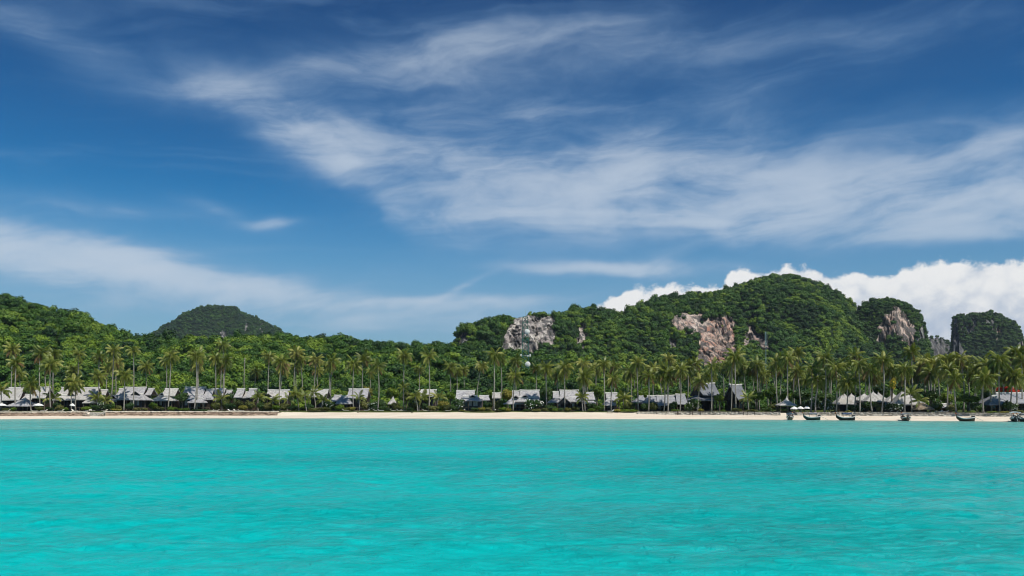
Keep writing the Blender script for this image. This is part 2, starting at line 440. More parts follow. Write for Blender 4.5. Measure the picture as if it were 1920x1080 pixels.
M['rock'] = rockmat('limestone_and_scrub', (0.020, 0.038, 0.010))

m, g, b = mat('lagoon_water', 0.20, 0.2)
b.inputs['IOR'].default_value = 1.333
ad = g.n.new('ShaderNodeAttribute'); ad.attribute_name = 'shore'
d_ = ad.outputs['Fac']
pos = objco(g, (1, 1, 1))
big = g.noise(objco(g, (0.010, 0.030, 1)), 1.0, 4, 0.5)
bed = g.noise(objco(g, (0.035, 0.12, 1)), 1.0, 5, 0.6)
sx = g.n.new('ShaderNodeSeparateXYZ'); ge2 = g.n.new('ShaderNodeNewGeometry'); g.l.new(ge2.outputs['Position'], sx.inputs[0])
dw = g.add(d_, g.mul(g.sub(bed, 0.5), 22.0))
c = g.mix(g.sstep(g.add(d_, g.mul(g.sub(bed, 0.5), 6.0)), -1.0, 6.0), (0.27, 0.40, 0.32), (0.135, 0.390, 0.350))
c = g.mix(g.mul(g.sstep(d_, 4.0, 60.0), 0.55), c, (0.065, 0.430, 0.400))
c = g.mix(g.sstep(g.add(dw, g.mul(g.sub(big, 0.5), 70.0)), 100.0, 150.0), c, (0.002, 0.430, 0.420))
c = g.mix(g.mul(g.mul(g.sstep(big, 0.45, 0.70), g.sstep(d_, 25.0, 90.0)), 0.55), c, (0.001, 0.335, 0.335))
c = g.mix(g.mul(g.sstep(bed, 0.62, 0.78), 0.30), c, (0.001, 0.30, 0.305))
g.l.new(c, b.inputs['Base Color'])
w1 = g.noise(objco(g, (0.42, 0.60, 1)), 1.0, 4, 0.6, 1.2)
w2 = g.noise(objco(g, (1.4, 2.1, 1)), 1.0, 6, 0.70, 1.0)
w3 = g.noise(objco(g, (0.05, 0.12, 1)), 1.0, 2, 0.5)
calm = g.noise(objco(g, (0.010, 0.028, 1)), 1.0, 3, 0.55)
amp = g.m('MULTIPLY_ADD', g.sstep(calm, 0.35, 0.65), 0.75, 0.30)
hgt = g.add(g.mul(w1, 0.45), g.mul(w2, 0.48))
bump(g, b, g.mul(hgt, amp), 1.0, 0.75)
wind = g.noise(objco(g, (0.13, 0.25, 1)), 1.0, 10, 0.76, 0.5)
wide = g.noise(objco(g, (0.012, 0.020, 1)), 1.0, 3, 0.5)
right = g.sstep(sx.outputs[0], -80.0, 70.0)
sp = g.mul(g.sstep(g.add(wind, g.mul(g.sub(wide, 0.5), 0.35)), 0.45, 0.60), g.m('MULTIPLY_ADD', right, 0.34, 0.20))
g.l.new(g.add(sp, 0.012), b.inputs['Specular IOR Level'])
M['water'] = m

# ------------------------------------------------------------------ sea, beach, ground
def grid_mesh(name, Pg, mats, smooth=True, attrs=None):
    """Pg: rows x cols x 3"""
    r, c = Pg.shape[:2]
    i = np.arange(r * c).reshape(r, c)
    Fq = np.stack([i[:-1, :-1], i[:-1, 1:], i[1:, 1:], i[1:, :-1]], -1).reshape(-1, 4)
    me = mesh_from(name, Pg.reshape(-1, 3), Fq, mats, smooth)
    for k, a in (attrs or {}).items():
        at = me.attributes.new(k, 'FLOAT', 'POINT'); at.data.foreach_set('value', np.asarray(a, np.float32).ravel())
    return me
XS = np.concatenate([np.linspace(-2600, -420, 12)[:-1], np.arange(-420, 420.1, 4.0), np.linspace(420, 2600, 12)[1:]])
SHO = shore_X(XS) + 0.7 * np.sin(XS * 0.05) + 0.4 * np.sin(XS * 0.13 + 1)
def left_w(X):   # 1 along the seawall on the left, 0 along the open beach
    px = 960 + F * X / 262.0
    return np.clip((565 - px) / 45.0, 0, 1)
def right_w(X):
    px = 960 + F * X / 240.0
    return np.clip((px - 1200) / 80.0, 0, 1)
def beach_z(X, d):
    a = np.interp(d, [-60, -10, 0, 14.0, 15.5, 40], [-6, -0.8, 0, 1.72, 1.80, 1.85])
    l = np.interp(d, [-60, -10, 0, 7.0, 9.2, 9.8, 40], [-6, -0.8, 0, 0.68, 0.75, 1.72, 1.85])
    r = np.interp(d, [-60, -10, 0, 10.5, 12.2, 12.8, 40], [-6, -0.8, 0, 1.02, 1.1, 1.72, 1.85])
    lw, rw = left_w(X), right_w(X)
    return a * (1 - lw) * (1 - rw) + l * lw + r * rw
XW = np.unique(np.concatenate([XS, np.arange(-62, 62.1, 0.28)]))
SHW = shore_X(XW) + 0.7 * np.sin(XW * 0.05) + 0.4 * np.sin(XW * 0.13 + 1)
DW = np.array([-2.5, 0, 1, 2, 4, 7, 11, 16, 24, 36, 55, 80, 120, 180, 260, 500, 1000])
DW = np.unique(np.concatenate([DW, np.arange(150, 245, 0.30)]))
Pw = np.zeros((len(DW), len(XW), 3)); aw = np.zeros((len(DW), len(XW)))
for i, d in enumerate(DW):
    Pw[i, :, 0] = XW; Pw[i, :, 1] = SHW - d; aw[i] = d
# real ripples on the nearer water, dying out towards the edges of the finely divided patch
fx = np.clip((60 - np.abs(Pw[..., 0])) / 12, 0, 1) * np.clip((aw - 150) / 30, 0, 1) * np.clip((244 - aw) / 6, 0, 1)
q = np.stack([Pw[..., 0] * 0.62, Pw[..., 1] * 0.90, Pw[..., 0] * 0 + 2], -1)
q[..., 0] += 1.3 * vnoise(q * 0.7 + 9, 71)
rip = (fbm(q, 4, 70, 0.6) - 0.5) * 0.34
Pw[..., 2] = rip * fx
tag(obj('sea', grid_mesh('sea', Pw[::-1], [M['water']], True, {'shore': aw[::-1]})), 'calm turquoise lagoon water lapping a white beach', kind='structure')
DB = np.concatenate([[-60, -20, -6, -2], np.arange(0, 22.1, 0.8)])
Pb_ = np.zeros((len(DB), len(XS), 3))
for i, d in enumerate(DB):
    z = beach_z(XS, d)
    nz = (fbm(np.stack([XS * 0.25, np.full_like(XS, d * 0.4), XS * 0], -1), 3, 5) - 0.5) * 0.22 * np.clip(d / 3, 0, 1)
    Pb_[i, :, 0] = XS; Pb_[i, :, 1] = SHO + d; Pb_[i, :, 2] = z + nz
tag(obj('beach', grid_mesh('beach', Pb_, [M['sand']])), 'pale sand beach along the waterline', kind='structure')
DG = np.concatenate([np.arange(13.6, 60, 2.5), [70, 100, 160, 300, 600, 1200, 3000]])
Pg = np.zeros((len(DG), len(XS), 3))
for i, d in enumerate(DG):
    ext = 1
    off = 2.2 * (vnoise(np.stack([XS * 0.12, XS * 0, XS * 0 + 3], -1), 8) - 0.5) if i == 0 else 0
    Pg[i, :, 0] = XS * ext; Pg[i, :, 1] = SHO + d + off
    Pg[i, :, 2] = (1.66 if i == 0 else 1.93 + 0.12 * vnoise(np.stack([XS * 0.2, np.full_like(XS, d * .2), XS * 0], -1), 3)) + np.interp(d, [0, 60, 300, 30000], [0, 0, 2, 2])
tag(obj('ground', grid_mesh('ground', Pg, [M['lawn']])), 'green lawn and soil behind the beach', kind='structure')
GZ = 1.95

# ------------------------------------------------------------------ hills and karst mountains
def inpoly(px, py, poly):
    ins = np.zeros(px.shape, bool); n = len(poly)
    for i in range(n):
        x1, y1 = poly[i]; x2, y2 = poly[(i + 1) % n]
        if y1 == y2: continue
        c = ((y1 > py) != (y2 > py)) & (px < (x2 - x1) * (py - y1) / (y2 - y1) + x1)
        ins ^= c
    return ins
def make_hill(name, label, sil, Yr, Yf, zf, th, prof, step, nrow, relief, rscale, rocks=(), cliff_all=False, seed=1, back=0.5, rockbias=0.0, basepink=0.0):
    pxs = np.arange(sil[0][0], sil[-1][0] + 0.1, step)
    py = np.interp(pxs, [s[0] for s in sil], [s[1] for s in sil])
    Yr_ = np.interp(pxs, [p[0] for p in Yr], [p[1] for p in Yr]) if isinstance(Yr, list) else np.full(len(pxs), float(Yr))
    Yf_ = np.interp(pxs, [p[0] for p in Yf], [p[1] for p in Yf]) if isinstance(Yf, list) else np.full(len(pxs), float(Yf))
    X = (pxs - 960) * Yr_ / F
    Zr = H + (HOR - py) * Yr_ / F - th
    ts = np.concatenate([np.linspace(0, 1, nrow), 1 + np.linspace(0.06, back, 6)])
    s = np.interp(ts, [p[0] for p in prof], [p[1] for p in prof])
    P = np.zeros((len(ts), len(pxs), 3))
    for i, t in enumerate(ts):
        P[i, :, 1] = Yf_ + (Yr_ - Yf_) * t
        P[i, :, 0] = X * (P[i, :, 1] / Yr_)      # flanks draw in towards the foot
        P[i, :, 2] = zf + (Zr - zf) * s[i]
    # relief: spurs and gullies pushed along the view depth, fading at the ridge and the foot
    q = np.stack([P[..., 0] * rscale, P[..., 2] * rscale * 0.55, P[..., 1] * 0.15 * rscale], -1)
    n1 = fbm(q, 4, seed) - 0.5
    n2 = fbm(q * 3.3, 4, seed + 9) - 0.5
    fade = np.clip((1.0 - ts) * 5, 0.0, 1)[:, None] * np.clip(ts * 6, 0, 1)[:, None]
    fz = np.clip((1.0 - ts) * 6, 0.0, 1)[:, None] * np.clip(ts * 6, 0, 1)[:, None]
    P[..., 1] += relief * (n1 * 2.2 + n2 * 0.7) * fade
    P[..., 2] += relief * 0.35 * n1 * fz
    rock = np.zeros(P.shape[:2]); pink = np.full(P.shape[:2], basepink)
    if rocks:
        fp = P.reshape(-1, 3); ppx, ppy = proj(fp)
        jit = fbm(np.stack([fp[:, 0] * 0.10, fp[:, 2] * 0.16, fp[:, 1] * 0.02], -1), 3, 21) - 0.5
        jit2 = fbm(np.stack([fp[:, 0] * 0.26 + 40, fp[:, 2] * 0.04, fp[:, 1] * 0.02], -1), 3, 22) - 0.5
        jx, jy = ppx + jit * 12, ppy + jit2 * 34
        rk = np.zeros(len(fp)); pk = np.full(len(fp), basepink)
        for poly, pinkness in rocks:
            ins = inpoly(jx, jy, poly) & (np.repeat(ts, len(pxs)) <= 1.0)
            rk[ins] = 1; pk[ins] = pinkness
        rock = rk.reshape(P.shape[:2]); pink = pk.reshape(P.shape[:2])
        # bare rock: vertical flutes, slightly sunk below the tree cover
        fl = fbm(np.stack([P[..., 0] * 0.16, P[..., 2] * 0.035, P[..., 1] * 0.03], -1), 4, 31) - 0.5
        fl2 = fbm(np.stack([P[..., 0] * 0.5, P[..., 2] * 0.16, P[..., 1] * 0.1], -1), 3, 33) - 0.5
        cn = vnoise(np.stack([P[..., 0] * 0.13 + 0.6 * fl2 * 4, P[..., 2] * 0.022, P[..., 1] * 0.01], -1), 37)
        crack = np.clip(1 - np.abs(2 * cn - 1) * 3.2, 0, 1) ** 1.5
        ledge = np.clip(1 - np.abs(2 * vnoise(np.stack([P[..., 0] * 0.03, P[..., 2] * 0.16, P[..., 1] * 0.01], -1), 39) - 1) * 4, 0, 1)
        P[..., 1] += rock * (fl * 12.0 + fl2 * 6.0 + crack * 11.0 + ledge * 4.0 + 1.0)
    if cliff_all:
        rb = (fbm(np.stack([P[..., 0] * 0.05, P[..., 2] * 0.025, P[..., 1] * 0.01], -1), 4, seed + 50))
        r2 = np.clip((rb - 0.60 + rockbias) * 10, 0, 1) * (ts <= 1.0)[:, None]
        rock = np.maximum(rock, r2)
    P[..., 0] = (X / Yr_)[None, :] * P[..., 1]
    me = grid_mesh(name, P, [M['rock']], True, {'rock': rock, 'pink': pink})
    o = tag(obj(name, me), label, kind='structure')
    return P, rock, ts, o

def sample_points(P, rock, spacing, n_try, seed, tmax_row=None, keep_rock=0.04):
    """even-ish tree positions on the front of a hill"""
    rg = np.random.default_rng(seed)
    a, b_, c_, d_ = P[:-1, :-1], P[:-1, 1:], P[1:, 1:], P[1:, :-1]
    ar = np.linalg.norm(np.cross(c_ - a, d_ - b_), axis=-1) * 0.5
    nr = tmax_row or ar.shape[0]
    ar = ar[:nr]
    rk = (rock[:-1, :-1] + rock[1:, 1:])[:nr] * 0.5
    w = ar * np.where(rk > 0.4, keep_rock, 1.0)
    w = w.ravel() / w.sum()
    k = rg.choice(len(w), n_try, p=w)
    nc = ar.shape[1]; ii, jj = k // nc, k % nc
    u, v = rg.random(n_try)[:, None], rg.random(n_try)[:, None]
    pts = (a[ii, jj] * (1 - u) + b_[ii, jj] * u) * (1 - v) + (d_[ii, jj] * (1 - u) + c_[ii, jj] * u) * v
    cell = {}; out = []
    s2 = spacing * spacing
    for idx in range(n_try):
        p = pts[idx]
        key = (int(p[0] // spacing), int(p[1] // spacing), int(p[2] // spacing))
        ok = True
        for dx in (-1, 0, 1):
            for dy in (-1, 0, 1):
                for dz in (-1, 0, 1):
                    for q in cell.get((key[0] + dx, key[1] + dy, key[2] + dz), ()):
                        if (q[0] - p[0]) ** 2 + (q[1] - p[1]) ** 2 + (q[2] - p[2]) ** 2 < s2:
                            ok = False; break
                    if not ok: break
                if not ok: break
            if not ok: break
        if ok:
            cell.setdefault(key, []).append(p); out.append(p)
    return np.array(out)

HILLS = {}
KARST = [(0, 0), (0.25, 0.08), (0.45, 0.24), (0.60, 0.44), (0.74, 0.72), (0.86, 0.90), (0.95, 0.98), (1, 1), (1.2, 0.9), (1.6, 0.5)]
DOME = [(0, 0), (0.2, 0.12), (0.4, 0.34), (0.6, 0.60), (0.8, 0.84), (0.92, 0.96), (1, 1), (1.2, 0.92), (1.6, 0.5)]
WALL = [(0, 0), (0.4, 0.12), (0.6, 0.28), (0.72, 0.62), (0.82, 0.90), (0.92, 0.98), (1, 1), (1.3, 0.95), (1.8, 0.4)]
# near wooded hill on the left running down into a low wooded ridge
HILLS['near'] = make_hill('wooded_hill', 'green wooded hill rising at the left behind the bungalows',
    [(-260, 545), (-120, 548), (0, 556), (40, 563), (75, 572), (95, 582), (112, 588), (150, 584), (168, 594), (190, 607), (225, 622), (260, 629), (300, 631), (350, 634), (400, 632), (470, 629), (540, 629), (600, 632), (650, 634), (700, 641), (760, 644), (820, 645), (860, 647), (930, 654), (1000, 662), (1080, 672), (1160, 684), (1250, 692), (1400, 700), (2000, 704), (2200, 704)],
    [(-260, 560), (100, 540), (300, 480), (1000, 470), (1300, 440), (2200, 400)], [(-260, 300), (700, 300), (1000, 296), (1300, 300), (2200, 285)], 2.2, 3.2, DOME, 3.0, 46, 13.0, 0.016, seed=3)
# main limestone massif
HILLS['main'] = make_hill('limestone_mountain', 'tall jungle covered limestone mountain with pale and pink cliffs',
    [(800, 700), (838, 664), (852, 656), (856, 640), (860, 618), (868, 609), (884, 603), (905, 598), (930, 593), (960, 590), (978, 586), (990, 582), (1010, 584), (1040, 584), (1065, 585), (1085, 578), (1110, 575), (1140, 579), (1158, 588), (1168, 592), (1182, 581), (1205, 566), (1235, 558), (1260, 553), (1300, 551), (1340, 547), (1370, 540), (1400, 530), (1428, 521), (1450, 516), (1480, 514), (1500, 518), (1522, 526), (1548, 537), (1572, 549), (1592, 567), (1606, 585), (1630, 612), (1660, 640), (1700, 690)],
    [(800, 720), (900, 740), (1150, 820), (1300, 930), (1480, 1000), (1700, 1000)], [(800, 560), (1000, 540), (1200, 520), (1700, 520)], 3, 4.0, KARST, 1.5, 150, 40.0, 0.014, seed=12,
    rocks=[([(936, 678), (946, 634), (953, 604), (963, 593), (985, 587), (1000, 594), (1032, 595), (1043, 608), (1042, 640), (1020, 640), (1008, 660), (985, 674)], 0.18),
           ([(1081, 648), (1085, 610), (1095, 600), (1102, 618), (1096, 648)], 0.3),
           ([(1254, 624), (1257, 591), (1280, 585), (1302, 594), (1322, 602), (1320, 624), (1295, 626), (1280, 620)], 0.6),
           ([(1299, 684), (1311, 628), (1325, 598), (1350, 591), (1369, 600), (1372, 640), (1376, 686), (1340, 690)], 0.85),
           ([(1383, 645), (1388, 612), (1405, 622), (1430, 640), (1442, 672), (1425, 664), (1405, 652)], 0.45),
           ([(1252, 650), (1254, 632), (1260, 630), (1264, 648)], 0.0), ([(860, 648), (862, 624), (876, 622), (880, 642)], -0.4)])
# rounded dome to its right
HILLS['dome'] = make_hill('rounded_karst', 'round topped limestone dome with a pink cliff face',
    [(1560, 690), (1580, 640), (1592, 605), (1605, 584), (1620, 570), (1640, 562), (1660, 558), (1685, 562), (1705, 571), (1720, 584), (1730, 602), (1735, 628), (1742, 655), (1752, 690)],
    960, 700, 3, 3.5, WALL, 1.3, 120, 22.0, 0.012, seed=23,
    rocks=[([(1642, 646), (1652, 606), (1665, 580), (1685, 580), (1699, 586), (1714, 608), (1722, 656), (1702, 640), (1672, 624), (1660, 646)], 0.7),
           ([(1610, 672), (1615, 658), (1640, 650), (1645, 670)], 0.0), ([(1722, 640), (1726, 600), (1731, 604), (1736, 640)], -0.5)])
# low grey pinnacles in the gap
HILLS['pinn'] = make_hill('grey_pinnacles', 'low bare grey rock pinnacles between two karst hills',
    [(1722, 690), (1732, 640), (1738, 628), (1742, 634), (1746, 630), (1752, 634), (1757, 629), (1762, 637), (1766, 632), (1772, 640), (1778, 638), (1784, 645), (1790, 642), (1800, 690)],
    1500, 1250, 3, 1.0, WALL, 1.0, 70, 16.0, 0.02, seed=31, cliff_all=True, rockbias=0.16, basepink=-0.75)
# square karst block at the far right
HILLS['block'] = make_hill('karst_block', 'steep sided jungle topped karst block at the right edge',
    [(1783, 720), (1786, 690), (1787.2, 612), (1789, 595), (1795, 589), (1816, 588), (1850, 586), (1870, 587), (1884, 595), (1900, 603), (1911, 614), (1917, 634), (1924, 660), (1935, 700)],
    1300, 1050, 3, 3.0, WALL, 1.2, 120, 22.0, 0.012, seed=41,
    rocks=[([(1780, 664), (1782, 590), (1794, 592), (1797, 664)], -0.8), ([(1866, 630), (1868, 618), (1875, 617), (1878, 630)], 0.9), ([(1905, 660), (1908, 636), (1918, 636), (1922, 660)], 0.3),
           ([(1800, 625), (1804, 608), (1830, 606), (1828, 622)], -0.6), ([(1840, 612), (1860, 602), (1870, 606), (1858, 616)], -0.5)], cliff_all=True, rockbias=0.03, basepink=-0.7)
# far karst on the left
HILLS['far'] = make_hill('distant_karst', 'distant dark blue green karst hill behind the wooded ridge',
    [(230, 680), (262, 640), (290, 621), (308, 607), (330, 597), (345, 584), (362, 577), (385, 571), (400, 570), (425, 572), (442, 573), (456, 586), (470, 589), (490, 598), (505, 607), (524, 613), (536, 628), (560, 660)],
    2300, 1900, 3, 5.0, DOME, 1.4, 90, 50.0, 0.006, seed=55,
    rocks=[([(412, 640), (414, 620), (422, 620), (424, 640)], 0.0), ([(456, 618), (458, 606), (464, 606), (464, 618)], -0.2), ([(484, 620), (487, 605), (493, 607), (492, 620)], -0.2)])

# ------------------------------------------------------------------ foliage prototypes
def ico(sub=1):
    t = (1 + 5 ** 0.5) / 2
    v = [(-1, t, 0), (1, t, 0), (-1, -t, 0), (1, -t, 0), (0, -1, t), (0, 1, t), (0, -1, -t), (0, 1, -t), (t, 0, -1), (t, 0, 1), (-t, 0, -1), (-t, 0, 1)]
    f = [(0, 11, 5), (0, 5, 1), (0, 1, 7), (0, 7, 10), (0, 10, 11), (1, 5, 9), (5, 11, 4), (11, 10, 2), (10, 7, 6), (7, 1, 8), (3, 9, 4), (3, 4, 2), (3, 2, 6), (3, 6, 8), (3, 8, 9), (4, 9, 5), (2, 4, 11), (6, 2, 10), (8, 6, 7), (9, 8, 1)]
    V = np.array(v, float); V /= np.linalg.norm(V, axis=1)[:, None]
    return V, np.array(f)
IV, IF_ = ico()
def leaf_cloud(n, lobes, leaf, seed, up=0.25, flowers=0.0, core=0.72, flat_=1.0, jit=0.5):
    """leaf faces on the skin of several lobes plus a rough inner mass; returns V, quads/tris list, material index"""
    rg = np.random.default_rng(seed)
    L = np.array(lobes, float)
    pr = L[:, 3] ** 2; pr /= pr.sum()
    k = rg.choice(len(L), n, p=pr)
    d = rg.normal(size=(n, 3)); d[:, 2] += up; d /= np.linalg.norm(d, axis=1)[:, None]
    r = L[k, 3] * (0.72 + 0.42 * rg.random(n) ** 0.7)
    c = L[k, :3] + d * r[:, None] * np.array([1, 1, flat_])
    nn = d + rg.normal(size=(n, 3)) * jit + np.array([0, 0, 0.25]); nn /= np.linalg.norm(nn, axis=1)[:, None]
    a = np.cross(nn, rg.normal(size=(n, 3))); a /= np.linalg.norm(a, axis=1)[:, None]
    b = np.cross(nn, a)
    s = leaf * (0.6 + 0.8 * rg.random(n))[:, None]
    q = np.stack([c - a * s, c - b * s * 0.62 - nn * s * 0.15, c + a * s, c + b * s * 0.62 - nn * s * 0.15], 1).reshape(-1, 3)
    fq = np.arange(n * 4).reshape(n, 4)
    mi = (rg.random(n) < flowers).astype(int)
    if flowers > 0:
        # flowers stand on the outside and are smaller
        for i in np.nonzero(mi)[0]:
            cc = q[i * 4:i * 4 + 4].mean(0)
            q[i * 4:i * 4 + 4] = cc + (q[i * 4:i * 4 + 4] - cc) * 0.85 + d[i] * leaf * 0.6
    V = [q]; T = []; off = n * 4
    for l in L:
        j = 1 + 0.25 * (rg.random(len(IV)) - 0.5)
        V.append(l[:3] + IV * j[:, None] * l[3] * core * np.array([1, 1, flat_])); T.append(IF_ + off); off += len(IV)
    # tris as degenerate-free list
    faces = [tuple(x) for x in fq] + [tuple(x) for x in np.concatenate(T)]
    return np.concatenate(V), faces, np.concatenate([mi, np.zeros(len(faces) - n, int)])
def crown_lobes(seed, n=7, spread=0.55, rmin=0.30, rmax=0.52, zsp=0.35, zc=0.0):
    rg = np.random.default_rng(seed); out = [(0, 0, zc, 0.58)]
    for i in range(n):
        t = 2 * math.pi * (i + rg.random() * 0.7) / n; rr = spread * (0.6 + 0.5 * rg.random())
        out.append((rr * math.cos(t), rr * math.sin(t), zc + zsp * (rg.random() - 0.35), rmin + (rmax - rmin) * rg.random()))
    return out
def foliage_mesh(name, mats, **kw):
    V, Fc, mi = leaf_cloud(**kw)
    return mesh_from(name, V, Fc, mats, False, mi)

PROTO = bpy.data.collections.new('foliage_sources')
def proto_tree(i, **kw):
    me = foliage_mesh('forest_crown', [M['forest']], **kw)
    o = bpy.data.objects.new('src%02d' % i, me); PROTO.objects.link(o)
    return o
for i in range(7):
    sp = (0.55, 0.6, 0.45, 0.62, 0.5, 0.35, 0.58)[i]
    proto_tree(i, n=520, lobes=crown_lobes(100 + i, n=(6, 8, 5, 9, 7, 4, 7)[i], spread=sp, zsp=(0.3, 0.25, 0.5, 0.2, 0.4, 0.8, 0.35)[i]), leaf=0.11, jit=0.30, seed=200 + i, flat_=(1.0, 0.85, 1.15, 0.8, 1.0, 1.3, 0.95)[i])

def scatter(name, pts, scl, rot, idx, tint, label):
    me = bpy.data.meshes.new(name)
    me.vertices.add(len(pts)); me.vertices.foreach_set('co', np.asarray(pts, np.float32).ravel())
    def attr(n, t, a, key):
        at = me.attributes.new(n, t, 'POINT'); at.data.foreach_set(key, np.asarray(a).ravel())
    attr('scl', 'FLOAT_VECTOR', scl.astype(np.float32), 'vector')
    attr('rot', 'FLOAT_VECTOR', rot.astype(np.float32), 'vector')
    attr('idx', 'INT', idx.astype(np.int32), 'value')
    attr('tint', 'FLOAT', tint.astype(np.float32), 'value')
    me.update()
    o = obj(name, me)
    ng = bpy.data.node_groups.get('scatter_trees')
    if ng is None:
        ng = bpy.data.node_groups.new('scatter_trees', 'GeometryNodeTree')
        ng.interface.new_socket('Geometry', in_out='INPUT', socket_type='NodeSocketGeometry')
        ng.interface.new_socket('Geometry', in_out='OUTPUT', socket_type='NodeSocketGeometry')
        N = ng.nodes; gi = N.new('NodeGroupInput'); go = N.new('NodeGroupOutput')
        ci = N.new('GeometryNodeCollectionInfo'); ci.inputs[0].default_value = PROTO
        ci.inputs['Separate Children'].default_value = True; ci.inputs['Reset Children'].default_value = True
        ip = N.new('GeometryNodeInstanceOnPoints'); ip.inputs['Pick Instance'].default_value = True
        def na(nm, t):
            x = N.new('GeometryNodeInputNamedAttribute'); x.data_type = t; x.inputs[0].default_value = nm
            return [s for s in x.outputs if s.enabled][0]
        er = N.new('FunctionNodeEulerToRotation')
        L = ng.links
        L.new(gi.outputs[0], ip.inputs['Points']); L.new(ci.outputs[0], ip.inputs['Instance'])
        L.new(na('idx', 'INT'), ip.inputs['Instance Index'])
        L.new(na('rot', 'FLOAT_VECTOR'), er.inputs[0]); L.new(er.outputs[0], ip.inputs['Rotation'])
        L.new(na('scl', 'FLOAT_VECTOR'), ip.inputs['Scale'])
        L.new(ip.outputs[0], go.inputs[0])
    md = o.modifiers.new('scatter', 'NODES'); md.node_group = ng
    return tag(o, label, 'forest', kind='stuff')

def forest(name, label, key, spacing, n_try, smin, smax, seed, tint_mul=1.0, tint_add=0.0, rows=None, keep_rock=0.04, extra=None, emerg=0.45):
    P, rock, ts, _ = HILLS[key]
    pts = sample_points(P, rock, spacing, n_try, seed, rows, keep_rock)
    if extra is not None: pts = np.concatenate([pts, extra])
    rg = np.random.default_rng(seed + 5); n = len(pts)
    s = smin + (smax - smin) * rg.random(n) ** 2.6 * (1 + 0.35 * (rg.random(n) < 0.06))
    pts = pts + np.stack([np.zeros(n), np.zeros(n), s * 0.38 + s * emerg * (rg.random(n) < 0.07)], -1)
    scl = np.stack([s * (0.85 + 0.3 * rg.random(n)), s * (0.85 + 0.3 * rg.random(n)), s * (0.8 + 0.4 * rg.random(n))], -1)
    rot = np.stack([rg.normal(size=n) * 0.12, rg.normal(size=n) * 0.12, rg.random(n) * 6.28], -1)
    # neighbouring trees of one kind: patchy colour as well as per-tree variation
    patch = fbm(pts * 0.07, 3, seed + 2)
    t = np.clip((rg.random(n) ** 1.5) * 0.70 + (patch - 0.5) * 1.9 + 0.17, 0, 1) * tint_mul + tint_add
    scatter(name, pts, scl, rot, rg.integers(0, 7, n), np.clip(t, 0, 1), label)
    return n
NF = {}
NF['near'] = forest('hillside_forest', 'bright green forest covering the near left hill and low ridge', 'near', 2.4, 38000, 1.5, 4.8, 61, 1.0, 0.03)
NF['main'] = forest('mountain_forest', 'dense dark green jungle covering the tall limestone mountain', 'main', 3.0, 30000, 2.1, 5.8, 62, 1.0, 0.03, keep_rock=0.004)
NF['dome'] = forest('dome_forest', 'dark green jungle on the round topped karst dome', 'dome', 2.9, 9000, 1.8, 4.6, 63, 0.75, 0.0, keep_rock=0.004)
NF['pinn'] = forest('pinnacle_scrub', 'sparse dark scrub on the low grey pinnacles', 'pinn', 4.5, 900, 2.0, 3.6, 64, 0.5, 0.0, keep_rock=0.12)
NF['block'] = forest('block_forest', 'dark green jungle on the steep karst block at right', 'block', 4.2, 8000, 2.8, 5.2, 65, 0.7, 0.0, keep_rock=0.03)
NF['far'] = forest('distant_forest', 'dark forest on the distant karst hill', 'far', 6.0, 10000, 4.0, 7.5, 66, 0.6, 0.0, emerg=0.0)
print('forest', NF)

# ================================================================== things
LAND = []      # (pixel column, short phrase) of landmarks used when describing plants
ORD = ['', 'first', 'second', 'third', 'fourth', 'fifth', 'sixth', 'seventh', 'eighth', 'ninth', 'tenth', 'eleventh', 'twelfth', 'thirteenth', 'fourteenth']

# ------------------------------------------------------------------ houses
def slab_roof(kind, x0, x1, zr, ze, df, flare, thick=0.22, yc=0.0, db=None):
    """kind g: gable, h: hip. ridge x0..x1 at zr; eaves at ze, df in front and db behind"""
    db = df if db is None else db
    mb = MB(); e = flare
    nx = max(2, int((x1 - x0) / 1.2)); ns = 5
    rg = random.Random(int(abs(x0 * 31 + x1 * 17 + zr * 7) * 10))
    def side(sy, depth):
        top = []
        for j in range(ns + 1):
            t = j / ns
            row = []
            sag = -0.10 * math.sin(math.pi * t) * (zr - ze) * 0.6
            for i in range(nx + 1):
                u = i / nx
                xa = x0 - e * t; xb = x1 + e * t
                row.append((xa + (xb - xa) * u + rg.uniform(-.03, .03), yc + sy * depth * t, zr + (ze - zr) * t + sag + rg.uniform(-.05, .05)))
            top.append(row)
        vs = [p for r in top for p in r]; n1 = nx + 1
        fs = []
        for j in range(ns):
            for i in range(nx):
                q = (j * n1 + i, j * n1 + i + 1, (j + 1) * n1 + i + 1, (j + 1) * n1 + i)
                fs.append(q[::-1] if sy < 0 else q)
        b = len(vs)
        vs += [(p[0], p[1], p[2] - thick) for p in vs]
        fs += [tuple(k + b for k in f[::-1]) for f in fs]
        last = ns * n1
        for i in range(nx): fs.append((last + i, last + i + 1, b + last + i + 1, b + last + i))
        for j in range(ns):
            fs.append((j * n1, (j + 1) * n1, b + (j + 1) * n1, b + j * n1))
            fs.append((j * n1 + nx, b + j * n1 + nx, b + (j + 1) * n1 + nx, (j + 1) * n1 + nx))
        mb.poly(vs, fs)
    side(-1, df); side(1, db)
    if kind == 'h':
        for (xr, sg) in ((x0, -1), (x1, 1)):
            a, b_, c = (xr, yc, zr), (xr + sg * e, yc - df, ze), (xr + sg * e, yc + db, ze)
            mb.poly([a, b_, c, (a[0], a[1], a[2] - thick), (b_[0], b_[1], b_[2] - thick), (c[0], c[1], c[2] - thick)], [(0, 1, 2), (5, 4, 3), (1, 2, 5, 4)])
    return mb
